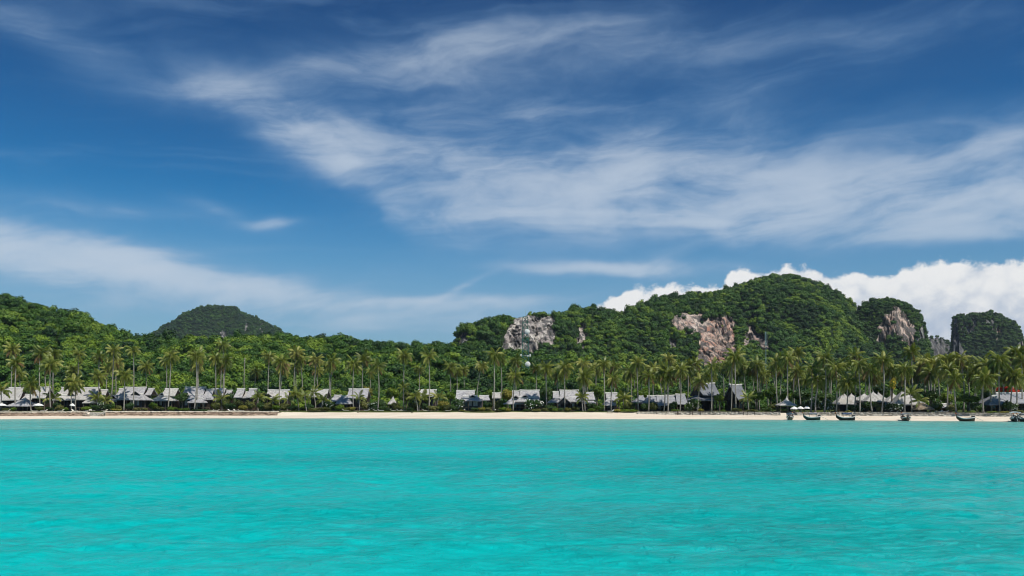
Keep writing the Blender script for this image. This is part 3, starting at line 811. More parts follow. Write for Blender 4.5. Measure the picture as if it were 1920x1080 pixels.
def pyramid_roof(xa, zr, x0, x1, ze, dy, yc=0.0, concave=0.22, peak=0.0):
    mb = MB(); rings = []; ns = 6
    cx = (x0 + x1) / 2
    for j in range(ns + 1):
        t = j / ns
        z = zr + (ze - zr) * (t ** (1 - concave))
        w = 0.05 + t * 0.95
        rings.append([(xa + (x0 - xa) * w, yc - dy * w, z), (xa + (x1 - xa) * w, yc - dy * w, z), (xa + (x1 - xa) * w, yc + dy * w, z), (xa + (x0 - xa) * w, yc + dy * w, z)])
    vs = [p for r in rings for p in r]; fs = [(0, 1, 2, 3)]
    for j in range(ns):
        for k in range(4): fs.append((j * 4 + k, (j + 1) * 4 + k, (j + 1) * 4 + (k + 1) % 4, j * 4 + (k + 1) % 4))
    b = len(vs); l = rings[-1]
    vs += [(p[0], p[1], p[2] - 0.2) for p in l]; o = ns * 4
    for k in range(4): fs.append((o + k, b + k, b + (k + 1) % 4, o + (k + 1) % 4))
    fs.append((b + 3, b + 2, b + 1, b))
    mb.poly(vs, fs)
    return mb

def house(name, label, cat, phrase, cx, d, roofs, walls, windows=(), doors=(), posts=(), gablets=(), deck=True, group=None, roofmat='thatch', wallmat='wood', rail=True):
    """all measures in photo pixels, turned into metres at the house's own distance"""
    Y = Yat(cx, d); k = Y / F
    root = empty(name, ((cx - 960) * k, Y, GZ - 0.05))
    bz = root.location.z
    X = lambda px: (px - cx) * k
    Z = lambda py: H + (HOR - py) * k - bz
    first = True
    for r in roofs:
        if r[0] in 'gh':
            _, x0, x1, yr, ye, df, fl, yc = r[:8]
            mb = slab_roof(r[0], X(x0), X(x1), Z(yr), Z(ye), df, fl * k, yc=yc)
            o = mb.build('roof', M[r[8] if len(r) > 8 else roofmat], root)
            rc = MB()
            pts = [(X(x0) - 0.15, yc, Z(yr) + 0.02), ((X(x0) + X(x1)) / 2, yc, Z(yr) - 0.06), (X(x1) + 0.15, yc, Z(yr) + 0.02)]
            rc.tube(pts, 0.24, 6); rc.build('ridge_cap', M['ridge'], o)
            if r[0] == 'g':
                for sx in (X(x0) + 0.25, X(x1) - 0.25):
                    gb = MB()
                    h_ = (Z(yr) - Z(ye)) * 0.86
                    gb.poly([(sx - 0.06, yc - df * 0.86, Z(yr) - h_ - 0.2), (sx - 0.06, yc + df * 0.86, Z(yr) - h_ - 0.2), (sx - 0.06, yc, Z(yr) - 0.25),
                             (sx + 0.06, yc - df * 0.86, Z(yr) - h_ - 0.2), (sx + 0.06, yc + df * 0.86, Z(yr) - h_ - 0.2), (sx + 0.06, yc, Z(yr) - 0.25)],
                            [(0, 2, 1), (3, 4, 5), (0, 3, 5, 2), (1, 2, 5, 4), (0, 1, 4, 3)])
                    gb.build('gable_board', M['wood'], o)
        else:
            _, xa, yr, x0, x1, ye, dy, yc = r[:8]
            mb = pyramid_roof(X(xa), Z(yr), X(x0), X(x1), Z(ye), dy, yc=yc, concave=r[9] if len(r) > 9 else 0.2)
            o = mb.build('roof', M[r[8] if len(r) > 8 else roofmat], root)
            fb = MB(); fb.tube([(X(xa), yc, Z(yr) - 0.1), (X(xa), yc, Z(yr) + 0.35)], [0.16, 0.05], 6); fb.build('finial', M['ridge'], o)
    for gx, gy, gw, gh, yo in gablets:        # small dark roof vents under their own little ridge
        gm = MB(); x, w, zt, zb = X(gx), gw * k / 2, Z(gy), Z(gy + gh)
        gm.poly([(x - w, yo, zb), (x + w, yo, zb), (x, yo, zt), (x - w, yo + 1.6, zb), (x + w, yo + 1.6, zb), (x, yo + 1.6, zt)],
                [(0, 1, 2), (3, 5, 4), (0, 2, 5, 3), (1, 4, 5, 2), (0, 3, 4, 1)])
        go = gm.build('roof_vent', M['dark'], root)
        gr = MB()
        for s_ in (-1, 1):
            a, b_ = Vector((x, yo - 0.3, zt + 0.12)), Vector((x + s_ * (w + 0.25), yo - 0.3, zb + 0.02))
            gr.poly([a, b_, b_ + Vector((0, 1.9, 0)), a + Vector((0, 1.9, 0)), a + Vector((0, 0, .14)), b_ + Vector((0, 0, .14)), b_ + Vector((0, 1.9, .14)), a + Vector((0, 1.9, .14))],
                    [(0, 1, 2, 3), (7, 6, 5, 4), (0, 4, 5, 1), (1, 5, 6, 2), (2, 6, 7, 3), (3, 7, 4, 0)])
        gr.build('vent_roof', M[roofmat], go)
    wfront = 0
    for w in walls:
        x0, x1, yt, yo, dep = w[:5]
        mb = MB(); mb.box(X(x0), X(x1), yo, yo + dep, 0.35, Z(yt)); mb.build('wall', M[w[5] if len(w) > 5 else wallmat], root)
        wfront = min(wfront, yo)
    if deck and walls:
        x0 = min(w[0] for w in walls); x1 = max(w[1] for w in walls); yo = min(w[3] for w in walls)
        mb = MB(); mb.box(X(x0) - 0.6, X(x1) + 0.6, yo - 1.7, yo + 3, -0.2, 0.33); mb.build('deck', M['post'], root)
        if rail:
            mb = MB(); mb.box(X(x0) - 0.55, X(x1) + 0.55, yo - 1.66, yo - 1.58, 1.15, 1.25)
            n = max(3, int((X(x1) - X(x0)) / 0.9))
            for i in range(n + 1):
                xx = X(x0) - 0.5 + (X(x1) - X(x0) + 1.0) * i / n; mb.box(xx - 0.04, xx + 0.04, yo - 1.65, yo - 1.59, 0.3, 1.16)
            mb.build('railing', M['post'], root)
    for x0, x1, y0, y1, yo, mt in windows:
        mb = MB(); mb.box(X(x0), X(x1), yo - 0.05, yo - 0.02, Z(y1), Z(y0)); wo = mb.build('window', M[mt], root)
        fr = MB(); t = 0.07; a, b_, zb, zt = X(x0), X(x1), Z(y1), Z(y0)
        for q in ((a - t, a, zb - t, zt + t), (b_, b_ + t, zb - t, zt + t), (a, b_, zb - t, zb), (a, b_, zt, zt + t), ((a + b_) / 2 - .03, (a + b_) / 2 + .03, zb, zt)):
            fr.box(q[0], q[1], yo - 0.10, yo - 0.01, q[2], q[3])
        fr.build('window_frame', M['post'], wo)
    for x0, x1, yt, yo in doors:
        mb = MB(); mb.box(X(x0), X(x1), yo - 0.06, yo - 0.02, 0.36, Z(yt)); do = mb.build('door', M['wood_blue'], root)
        hb = MB(); hb.box(X(x1) - 0.22, X(x1) - 0.14, yo - 0.12, yo - 0.06, 1.25, 1.45); hb.build('handle', M['pale_steel'], do)
    for px, yt, yo in posts:
        mb = MB(); mb.tube([(X(px), yo, -0.1), (X(px), yo, Z(yt))], 0.11, 6); mb.build('post', M['post'], root)
    tag(root, label, cat, group)
    LAND.append((cx, phrase))
    return root

BG = 'thatched beach bungalows'
house('thatched_bungalow', 'long pale thatched bungalow at the left edge behind the pyramid gazebo', 'bungalow', 'the leftmost bungalow', 48, 34,
      [('g', 5, 46, 727, 750, 4.0, 3, 0), ('g', 66, 91, 726, 746, 3.6, 2, 1.0), ('g', 52, 68, 740, 752, 3.0, 2, -1.2), ('h', -6, 10, 746, 755, 2.6, 8, -3.0)],
      [(-4, 90, 750, -1.2, 6)], [(68, 74, 752, 760, -1.2, 'glass'), (78, 84, 752, 760, -1.2, 'glass')], [(58, 63, 753, -1.2)], [(-8, 755, -4.5), (12, 755, -4.5), (60, 752, -3.8), (90, 748, -2.2)], roofmat='thatch_pale', group=BG)
house('beach_gazebo', 'grey pyramid roofed gazebo open to the beach at far left', 'gazebo', 'the grey pyramid gazebo', 46, 22,
      [('p', 47, 746, 22, 65, 761, 3.2, 0, 'thatch', 0.1)], [(30, 60, 763, 1.2, 1.5)], (), (), [(27, 761, -2.6), (60, 761, -2.6), (36, 761, -2.6), (52, 761, -2.6), (27, 761, 2.6), (60, 761, 2.6)], [(45, 754, 3, 2.4, -1.6)], deck=True, rail=False)
house('thatched_bungalow', 'wide grey bungalow with two dark roof vents behind twin short palms', 'bungalow', 'the bungalow behind twin palms', 157, 32,
      [('g', 116, 187, 727, 749, 4.4, 2, 0), ('h', 122, 148, 741, 750, 2.6, 8, -3.0), ('h', 176, 186, 746, 755, 2.4, 6, -3.2), ('g', 188, 199, 731, 748, 3.4, 2, 1.0)],
      [(120, 184, 749, -2.0, 6), (186, 200, 749, -1.2, 4.5)], [(141, 149, 751, 761, -2.0, 'glass'), (128, 133, 752, 760, -2.0, 'glass'), (190, 195, 752, 760, -1.2, 'glass')], [(151, 155, 751, -2.0)],
      [(118, 750, -5.2), (136, 750, -5.2), (154, 750, -5.2), (172, 755, -5.3), (190, 755, -5.3)], [(144, 735.5, 11, 6, -3.6), (119, 737, 7, 5, -3.3)], roofmat='thatch_pale', group=BG)
house('thatched_bungalow', 'grey bungalow with flared hip roof, dark vent and tall blue glass doors', 'bungalow', 'the bungalow with blue glass doors', 250, 30,
      [('g', 233, 274, 726.5, 744, 4.0, 2, 0), ('g', 223, 232, 729, 746, 3.6, 1, 0.4), ('h', 240, 274, 739, 749.5, 2.6, 13, -2.6), ('g', 276, 286, 728.5, 740, 3, 1, 1.2), ('g', 220, 228, 742, 752, 2.0, 4, -3.0)],
      [(250, 281, 749, -3.0, 6), (220, 249, 750, -1.6, 5)], [(252, 256.5, 750, 760, -3.0, 'curtain'), (258, 262.5, 750, 760, -3.0, 'glass'), (264, 268.5, 750, 760, -3.0, 'curtain')], [(269.5, 273, 750, -3.0)],
      [(249, 749.5, -4.6), (283, 749.5, -4.6), (230, 752, -4.4)], [(263, 735, 14, 5.5, -3.4), (223, 742, 8, 5, -4.2)], group=BG, wallmat='wood')
house('thatched_bungalow', 'small bungalow with low hip veranda left of a dark round tree', 'bungalow', 'the small hip roofed bungalow', 316, 31,
      [('g', 309, 333, 729, 742, 3.8, 2, 0.5), ('h', 305, 322, 741, 751, 2.6, 13, -2.6)], [(296, 332, 750, -2.4, 5.5)], [(305, 309, 752, 760, -2.4, 'curtain'), (320, 326, 752, 760, -2.4, 'glass')], [(311, 315, 752, -2.4)],
      [(294, 751, -4.6), (306, 751, -4.6), (320, 751, -4.6), (332, 751, -4.6)], [(310, 738, 6, 3, -3.0)], roofmat='thatch_pale', group=BG)
house('thatched_bungalow', 'broad bungalow with stacked grey roofs and deep dark veranda', 'bungalow', 'the broad bungalow with stacked roofs', 372, 31,
      [('g', 347, 385, 726, 745, 4.0, 1, 0.4), ('h', 352, 384, 740, 749, 2.4, 9, -2.2), ('g', 386, 399, 730, 746, 3.6, 2, 0.8), ('h', 370, 388, 747, 754.5, 2.2, 7, -4.2), ('g', 396, 404, 742, 749, 2.0, 2, -1.2)],
      [(350, 398, 750, -2.6, 6)], [(352, 357, 751, 760, -2.6, 'curtain'), (375, 380, 756, 762, -2.6, 'glass'), (384, 389, 756, 762, -2.6, 'glass')], [(359, 363, 751, -2.6)],
      [(346, 749, -4.5), (366, 754, -6.2), (393, 754, -6.2)], group=BG)
house('thatched_bungalow', 'narrow grey thatched roof showing between palm trunks beside the stacked roofs', 'bungalow', 'the narrow roof among trunks', 412, 36,
      [('g', 400, 423, 729, 744, 3.6, 1, 0), ('g', 424, 434, 732, 744, 3.0, 1, 0.8)], [(402, 432, 744, -1.8, 5)], [(408, 413, 746, 754, -1.8, 'glass')], [(418, 422, 747, -1.8)], [(400, 744, -3.4), (424, 744, -3.4)], group=BG)
house('thatched_bungalow', 'pair of grey roof ends rising out of olive shrubs', 'bungalow', 'the pair of roof ends in shrubs', 464, 36,
      [('g', 445, 459, 729, 745, 3.6, 1, 0), ('g', 467, 481, 729, 745, 3.6, 1, 0.3), ('g', 459, 467, 735, 746, 3.2, 1, 1.0)], [(446, 480, 745, -1.8, 5)], [(450, 455, 747, 754, -1.8, 'glass')], [(470, 474, 747, -1.8)], [(446, 745, -3.4), (480, 745, -3.4)], group=BG)
house('thatched_bungalow', 'grey thatched roof with one small dark vent above dense palms', 'bungalow', 'the roof with one small vent', 524, 36,
      [('g', 503, 543, 731.5, 748, 4.2, 2, 0)], [(505, 542, 747, -2.4, 5)], [(512, 518, 749, 757, -2.4, 'glass'), (530, 536, 749, 757, -2.4, 'glass')], [(522, 526, 749, -2.4)], [(502, 748, -4), (544, 748, -4)], [(509, 739.5, 8, 4, -3.2)], group=BG, roofmat='thatch_pale')
house('thatched_bungalow', 'pale pinkish bungalow roof with a streaked slope behind a bushy palm', 'bungalow', 'the pinkish streaked roof', 600, 36,
      [('g', 584, 616, 730.5, 744, 4.0, 1, 0)], [(586, 614, 744, -2.2, 5)], [(592, 597, 746, 754, -2.2, 'glass')], [(602, 606, 746, -2.2)], [(584, 744, -3.7), (616, 744, -3.7)], group=BG, roofmat='thatch_pale')
house('thatched_bungalow', 'bungalow with tall straight ridge and two low grey hips in front', 'bungalow', 'the bungalow with two low hips', 664, 33,
      [('g', 654, 691, 729.5, 746, 4.0, 1, 0.5), ('h', 629, 642, 741.5, 752, 2.6, 7, -1.6), ('h', 644, 655, 743, 756.5, 2.6, 9, -3.2)], [(630, 662, 752, -2.4, 5), (660, 690, 746, -1.4, 5)], [(640, 645, 755, 762, -2.4, 'glass'), (672, 678, 748, 756, -1.4, 'glass')], [(650, 654, 757, -2.4)], [(637, 756, -5.2), (662, 756, -5.2)], group=BG)
house('beach_gazebo', 'small white pyramid roof gazebo among dense shrubs', 'gazebo', 'the small white gazebo', 736, 30,
      [('p', 737, 744.5, 728, 744, 757, 1.9, 0, 'thatch_pale', 0.05)], [(731, 741, 760, 0.8, 0.8)], (), (), [(730, 757, -1.5), (742, 757, -1.5), (730, 757, 1.5), (742, 757, 1.5)], deck=True, rail=False)
house('thatched_bungalow', 'mostly hidden white roof peeping out behind a tall bare trunk', 'bungalow', 'the hidden white roof', 804, 38,
      [('g', 785, 797, 731, 742, 3.2, 1, 0.6), ('g', 797, 818, 731, 743, 3.4, 1, 0)], [(788, 818, 743, -1.4, 5)], [(800, 805, 745, 752, -1.4, 'glass')], [(809, 813, 745, -1.4)], [(788, 743, -3), (818, 743, -3)], group=BG, roofmat='thatch_pale')
house('thatched_bungalow', 'lone bungalow with flat straight ridge, skirt roof and white curtained windows', 'bungalow', 'the bungalow with white curtains', 880, 27,
      [('g', 856, 890, 732.5, 748, 3.8, 1, 0.4), ('h', 870, 896, 743, 751.5, 2.6, 9, -2.4), ('g', 899, 916, 742, 750, 2.6, 3, 0.5)], [(868, 905, 751, -2.8, 6)], [(872, 877, 752, 761, -2.8, 'glass'), (880, 885, 752, 761, -2.8, 'curtain'), (888, 896, 752, 761, -2.8, 'curtain')], [(898, 902, 752, -2.8)],
      [(862, 751, -4.6), (880, 751, -4.6), (905, 751, -4.6)], [(887, 741.5, 9, 3.4, -3.2)], group=BG, wallmat='wood_blue')
house('thatched_bungalow', 'small low grey roof end peeping through yellow green foliage', 'bungalow', 'the small low roof end', 932, 40,
      [('g', 924, 938, 737, 746, 2.8, 1, 0)], [(925, 937, 746, -1.2, 4)], [(928, 932, 748, 754, -1.2, 'glass')], [(933, 936, 748, -1.2)], [(924, 746, -2.5), (938, 746, -2.5)], group=BG, roofmat='thatch_pale')
house('thatched_bungalow', 'bungalow with twin dark vents and a long sloping left skirt roof', 'bungalow', 'the bungalow with twin vents', 985, 27,
      [('g', 975, 1011, 732, 748, 3.8, 1, 0.3), ('g', 961, 974, 733.5, 747, 3.4, 1, 0.6), ('h', 960, 972, 746, 757, 3.0, 16, -2.0), ('h', 974, 1006, 745, 753, 2.6, 8, -2.9)], [(958, 1016, 754, -2.4, 6)], [(963, 968, 757, 763, -2.4, 'glass'), (984, 990, 755, 763, -2.4, 'curtain'), (1004, 1009, 755, 763, -2.4, 'glass')], [(972, 976, 755, -2.4)],
      [(946, 757, -4.6), (962, 757, -4.6), (984, 753, -5.2), (1014, 753, -5.2)], [(967, 742.5, 8, 4, -3.4), (984, 741, 8, 4, -3.6)], group=BG)
house('thatched_bungalow', 'bungalow with a pale triangular gable front and stepped ridges', 'bungalow', 'the bungalow with triangular gable', 1068, 27,
      [('g', 1050, 1085, 732, 748, 3.8, 1, 0.5), ('g', 1037, 1048, 734.5, 747, 3.4, 1, 0.7), ('h', 1038, 1052, 746, 754.5, 2.8, 12, -1.6), ('h', 1066, 1086, 744, 753, 2.6, 5, -2.0), ('g', 1099, 1113, 736, 749, 3.2, 2, 0.8), ('h', 1098, 1110, 749, 756, 2.2, 6, -1.6)],
      [(1040, 1112, 754, -2.0, 6)], [(1046, 1050, 756, 762, -2.0, 'glass'), (1072, 1076, 756, 762, -2.0, 'curtain'), (1090, 1095, 756, 763, -2.0, 'glass')], [(1079, 1083, 756, -2.0)],
      [(1030, 754, -4.2), (1044, 757, -5.4), (1068, 757, -5.4), (1112, 755, -3.8)], [(1056, 746, 24, 11, -4.6)], group=BG)
house('thatched_bungalow', 'small grey bungalow with a low pointed front roof between two trunks', 'bungalow', 'the small pointed bungalow', 1145, 28,
      [('g', 1136, 1157, 737, 751, 3.4, 1, 0.4), ('h', 1136, 1143, 747, 759.5, 2.6, 8, -2.2)], [(1132, 1156, 758, -2.0, 5)], [(1137, 1141, 760, 764, -2.0, 'glass'), (1150, 1154, 753, 760, -2.0, 'curtain')], [(1144, 1148, 759, -2.0)], [(1130, 759, -4.4), (1149, 759, -4.4)], group=BG)
house('beach_restaurant', 'long low open sided pavilion with several joined grey roofs', 'restaurant', 'the long low pavilion', 1236, 24,
      [('h', 1199, 1206, 743, 753.5, 3.2, 12, 0.6), ('h', 1214, 1230, 742.5, 757, 3.4, 14, -0.4), ('g', 1230, 1248, 742, 760, 3.8, 2, -0.8), ('g', 1249, 1266, 741.5, 756, 3.2, 1, 0.6), ('g', 1267, 1284, 739.5, 757.5, 3.6, 2, 0.0)],
      [(1196, 1284, 758, 0.6, 4)], [(1235, 1241, 761, 766, 0.6, 'glass')], [(1254, 1258, 760, 0.6)], [(1190, 753, -2.2), (1204, 756, -3.4), (1220, 756, -3.4), (1234, 759, -4.2), (1247, 759, -4.2), (1266, 757, -3.2), (1284, 757, -3.2)], roofmat='thatch_tile')

def saddle_house(name, label, phrase, cx, d, rz, L, dp, zr, ze, lower, roofmat):
    """steep gable roof turned towards the sea, standing on posts over a dark open floor"""
    Y = Yat(cx, d); k = Y / F
    root = empty(name, ((cx - 960) * k, Y, GZ - 0.05), rz); bz = root.location.z
    Z = lambda py: H + (HOR - py) * k - bz
    mb = slab_roof('g', -L / 2, L / 2, Z(zr), Z(ze), dp, -0.25, thick=0.25); o = mb.build('roof', M[roofmat], root)
    rc = MB(); rc.tube([(-L / 2 - .2, 0, Z(zr) + .15), (0, 0, Z(zr) - .05), (L / 2 + .2, 0, Z(zr) + .15)], 0.2, 6); rc.build('ridge_cap', M['ridge'], o)
    for s_ in (-1, 1):
        gb = MB(); x = s_ * (L / 2 - 0.5)
        a = Z(zr) - .3; e = Z(ze) - .15
        gb.poly([(x - .06, -dp * .9, e), (x - .06, dp * .9, e), (x - .06, 0, a), (x + .06, -dp * .9, e), (x + .06, dp * .9, e), (x + .06, 0, a)], [(0, 2, 1), (3, 4, 5), (0, 3, 5, 2), (1, 2, 5, 4), (0, 1, 4, 3)])
        gb.build('gable_board', M['dark'], root)
    if lower:
        lo = slab_roof('h', -L / 2 + .8, L / 2 - .8, Z(ze) + .3, Z(lower), dp + 1.6, 2.4); lo.build('skirt_roof', M[roofmat], root)
    wl = MB(); wl.box(-L / 2 + 1, L / 2 - 1, -dp * .3, dp * .7, 0.3, Z(lower or ze) + .2); wl.build('wall', M['dark'], root)  # near-black box, paints in the shade of the open underside
    dk = MB(); dk.box(-L / 2 - .8, L / 2 + .8, -dp - 1.2, dp + .8, -.2, .3); dk.build('deck', M['post'], root)
    for x in (-L / 2, -L / 6, L / 6, L / 2):
        for y in (-dp - .6, dp):
            p = MB(); p.tube([(x, y, -.1), (x, y, Z(lower or ze))], .12, 6); p.build('post', M['wood'], root)
    for i, x in enumerate((-L / 4, L / 4)):
        w = MB(); w.box(x - .6, x + .6, -dp * .3 - .06, -dp * .3 - .02, 1.1, 2.3); wo = w.build('window', M['glass'], root)
        f = MB(); f.box(x - .68, x + .68, -dp * .3 - .12, -dp * .3 - .05, 2.3, 2.4); f.box(x - .68, x + .68, -dp * .3 - .12, -dp * .3 - .05, 1.0, 1.1); f.build('window_frame', M['post'], wo)
    tag(root, label, 'pavilion', 'steep roofed pavilions'); LAND.append((cx, phrase))
saddle_house('steep_roofed_pavilion', 'steep roofed grey pavilion with a dark gable and wide skirt roof', 'the pavilion with dark gable', 1322, 27, R(24), 6.8, 3.4, 719, 741, 751, 'thatch_slate')
saddle_house('steep_roofed_pavilion', 'steep slate grey pavilion roof leaning right, without a skirt roof', 'the leaning slate roof', 1379, 26, R(32), 4.9, 3.2, 721.5, 749, None, 'thatch_slate')
house('beach_bar', 'flared hat shaped grey roof of the beach bar behind two boats', 'beach bar', 'the hat roofed beach bar', 1474, 17,
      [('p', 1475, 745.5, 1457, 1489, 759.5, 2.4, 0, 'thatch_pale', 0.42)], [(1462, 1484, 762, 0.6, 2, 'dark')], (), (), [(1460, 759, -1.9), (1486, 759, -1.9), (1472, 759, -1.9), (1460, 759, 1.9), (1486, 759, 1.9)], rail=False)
TP = 'pointed roof dining pavilions'
for (xa, yr, x0, x1, ye, d, lab, ph) in (
        (1582, 738, 1566, 1597, 757, 22, 'leftmost pointed pavilion, dark open front above the long boat', 'the leftmost pointed pavilion'),
        (1596, 739, 1584, 1612, 754, 27, 'second pointed pavilion from the left, half behind the first', 'the second pointed pavilion'),
        (1620, 738.5, 1606, 1634, 750, 28, 'low pointed pavilion with greenish roof above dark shrubs', 'the greenish pointed pavilion'),
        (1637, 735, 1622, 1651, 752, 24, 'tall pointed pavilion with a dark slanting roof edge', 'the pavilion with slanting edge'),
        (1646.5, 736.5, 1640, 1664, 754, 27, 'pointed pavilion half hidden right of the slanting roof edge', 'the half hidden pointed pavilion'),
        (1675, 739, 1661, 1689, 753, 25, 'pale pointed pavilion rising behind a white flowered hedge', 'the pavilion behind white flowers'),
        (1691, 734, 1674, 1724, 758.5, 21, 'largest pointed pavilion with broad pale roof beside a short palm', 'the largest pointed pavilion')):
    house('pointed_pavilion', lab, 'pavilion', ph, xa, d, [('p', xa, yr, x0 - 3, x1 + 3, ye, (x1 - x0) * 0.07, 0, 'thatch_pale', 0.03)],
          [(x0 + 4, x1 - 4, ye + 1, 0.2, 2.2, 'dark')], (), (), [(x0 + 3, ye, -(x1 - x0) * .05), (x1 - 3, ye, -(x1 - x0) * .05), ((x0 + x1) / 2 + 3, ye, -(x1 - x0) * .05)], group=TP, rail=False)  # near-black box behind the posts stands in for shade below the roof
house('palm_hut', 'shaggy brown thatched beach hut beside the largest pavilion', 'hut', 'the shaggy brown hut', 1729, 15,
      [('p', 1729, 755, 1714, 1746, 767, 2.1, 0, 'thatch_brown', -0.15)], [(1722, 1740, 768, 0.6, 1.4, 'post')], (), (), [(1718, 766, -1.5), (1741, 766, -1.5), (1718, 766, 1.5), (1741, 766, 1.5)], rail=False)
house('reception_hall', 'big grey ribbed roof hall with a low left wing under red blossom', 'hall', 'the big ribbed hall', 1885, 24,
      [('h', 1872, 1930, 737, 756, 5.0, 22, 1.0), ('h', 1852, 1860, 743, 758.5, 3.4, 18, -2.0), ('g', 1906, 1930, 753.5, 761, 3.0, 2, -4.6)], [(1850, 1876, 760, -1.6, 4), (1876, 1930, 757, 0, 5)], [(1853, 1860, 761, 766, -1.6, 'glass')], [(1863, 1868, 761, -1.6)],
      [(1842, 758, -4.6), (1858, 758, -4.6), (1877, 758, -4.6), (1905, 760, -6.6), (1918, 760, -6.6)], roofmat='thatch_tile')
house('garden_shed', 'small low grey roofed shed under the trees left of the hall', 'shed', 'the small low shed', 1768, 24,
      [('g', 1761, 1774, 757.5, 763.5, 1.8, 2, 0)], [(1762, 1773, 763, -0.8, 2)], [(1764, 1767, 764.5, 767, -.8, 'glass')], [(1769, 1772, 764.5, -.8)], [(1760, 763, -1.6), (1775, 763, -1.6)], rail=False)

# ------------------------------------------------------------------ coconut palms
def frond_arrays(L, a0, droop, nl, seed, hang=0.55, wid=0.30, twist=0.0):
    """one feather leaf: arched midrib along +X and drooping leaflets on both sides"""
    rg = random.Random(seed); V = []; Fc = []
    n = 9; pts = []; p = Vector((0, 0, 0)); ang = a0
    for i in range(n + 1):
        pts.append(p.copy()); st = L / n
        p = p + Vector((math.cos(ang), 0, math.sin(ang))) * st
        ang -= droop / n * (0.5 + 1.1 * i / n)
    def at(t):
        f = t * n; i = min(int(f), n - 1); return pts[i].lerp(pts[i + 1], f - i), (pts[i + 1] - pts[i]).normalized()
    w0 = 0.035 * L / 3
    for i in range(n):
        a, b = pts[i], pts[i + 1]; wa, wb = w0 * (1 - i / n) + .012, w0 * (1 - (i + 1) / n) + .012
        k = len(V); V += [a + Vector((0, -wa, 0)), a + Vector((0, wa, 0)), b + Vector((0, wb, 0)), b + Vector((0, -wb, 0))]; Fc.append((k, k + 1, k + 2, k + 3))
    for j in range(nl):
        t = 0.12 + 0.88 * (j + .5) / nl
        c, d = at(t)
        up = Vector((-d.z, 0, d.x))
        ll = L * wid * (0.55 + 0.9 * math.sin(math.pi * min(1, t * .92 + .06))) * 0.72
        for s in (-1, 1):
            h_ = hang * (0.8 + 0.5 * rg.random())
            side = (Vector((0, s, 0)) * math.cos(h_) - up * math.sin(h_) + d * (0.45 + 0.35 * t)).normalized()
            mid = c + side * ll * 0.55; tip = mid + (side * 0.7 + Vector((0, 0, -0.75))).normalized() * ll * 0.45
            w = d * (L * 0.023)
            k = len(V); V += [c - w * .6, c + w * .6, mid + w, mid - w, tip]; Fc += [(k, k + 1, k + 2, k + 3), (k + 3, k + 2, k + 4)]
    return V, Fc
FR = {}
def frond_mesh(kind, dead=False):
    if (kind, dead) in FR: return FR[(kind, dead)]
    a0, dr, hang = {'up': (1.25, 1.0, .45), 'high': (0.95, 1.6, .7), 'mid': (0.50, 1.95, .95), 'low': (-0.05, 1.5, 1.1), 'hang': (-0.70, 0.9, 1.15)}[kind]
    V, Fc = frond_arrays(3.1, a0, dr, 19, len(FR) * 7 + 3, hang)
    me = mesh_from('frond', [tuple(v) for v in V], Fc, [M['palm_dead' if dead else 'palm']])
    FR[(kind, dead)] = me
    return me
def crown_plan(seed, young=False):
    rg = random.Random(seed); out = []; thin = rg.choice((.05, .10, .22, .32))
    sets = (('up', 3), ('high', 7), ('mid', 9), ('low', 10), ('hang', 7 if rg.random() < .6 else 9)) if not young else (('up', 3), ('high', 5), ('mid', 6), ('low', 3))
    for kind, n in sets:
        o = rg.random() * 6.28
        for i in range(n):
            if rg.random() < thin: continue
            out.append((kind, kind == 'hang' and rg.random() < .28 or kind == 'low' and rg.random() < .05, o + 6.283 * (i + rg.uniform(-.3, .3)) / n, rg.uniform(-.14, .14), rg.uniform(.8, 1.12)))
    return out
CROWNS = []
for ci in range(7):     # joined crowns for palms of the rear grove, whose fronds cannot be told apart
    V = []; Fc = []; mi = []
    for kind, dead, az, tl, sc in crown_plan(500 + ci):
        me = frond_mesh(kind, dead)
        mx = Euler((0, tl, az)).to_matrix().to_4x4() @ Matrix.Scale(sc, 4); b = len(V)
        V += [mx @ v.co for v in me.vertices]
        for p in me.polygons: Fc.append(tuple(i + b for i in p.vertices)); mi.append(1 if dead else 0)
    CROWNS.append(mesh_from('crown', [tuple(v) for v in V], Fc, [M['palm'], M['palm_dead']], False, mi))
nutmb = MB()
for i in range(8):
    t = i * 2.4; c = Vector((.34 * math.cos(t), .34 * math.sin(t), -.25 - .05 * (i % 3)))
    nutmb.poly([c + Vector(v) * .17 for v in IV], [tuple(f) for f in IF_])
NUTS = nutmb.mesh('coconuts', [M['coconut']], True)
PALMS = []
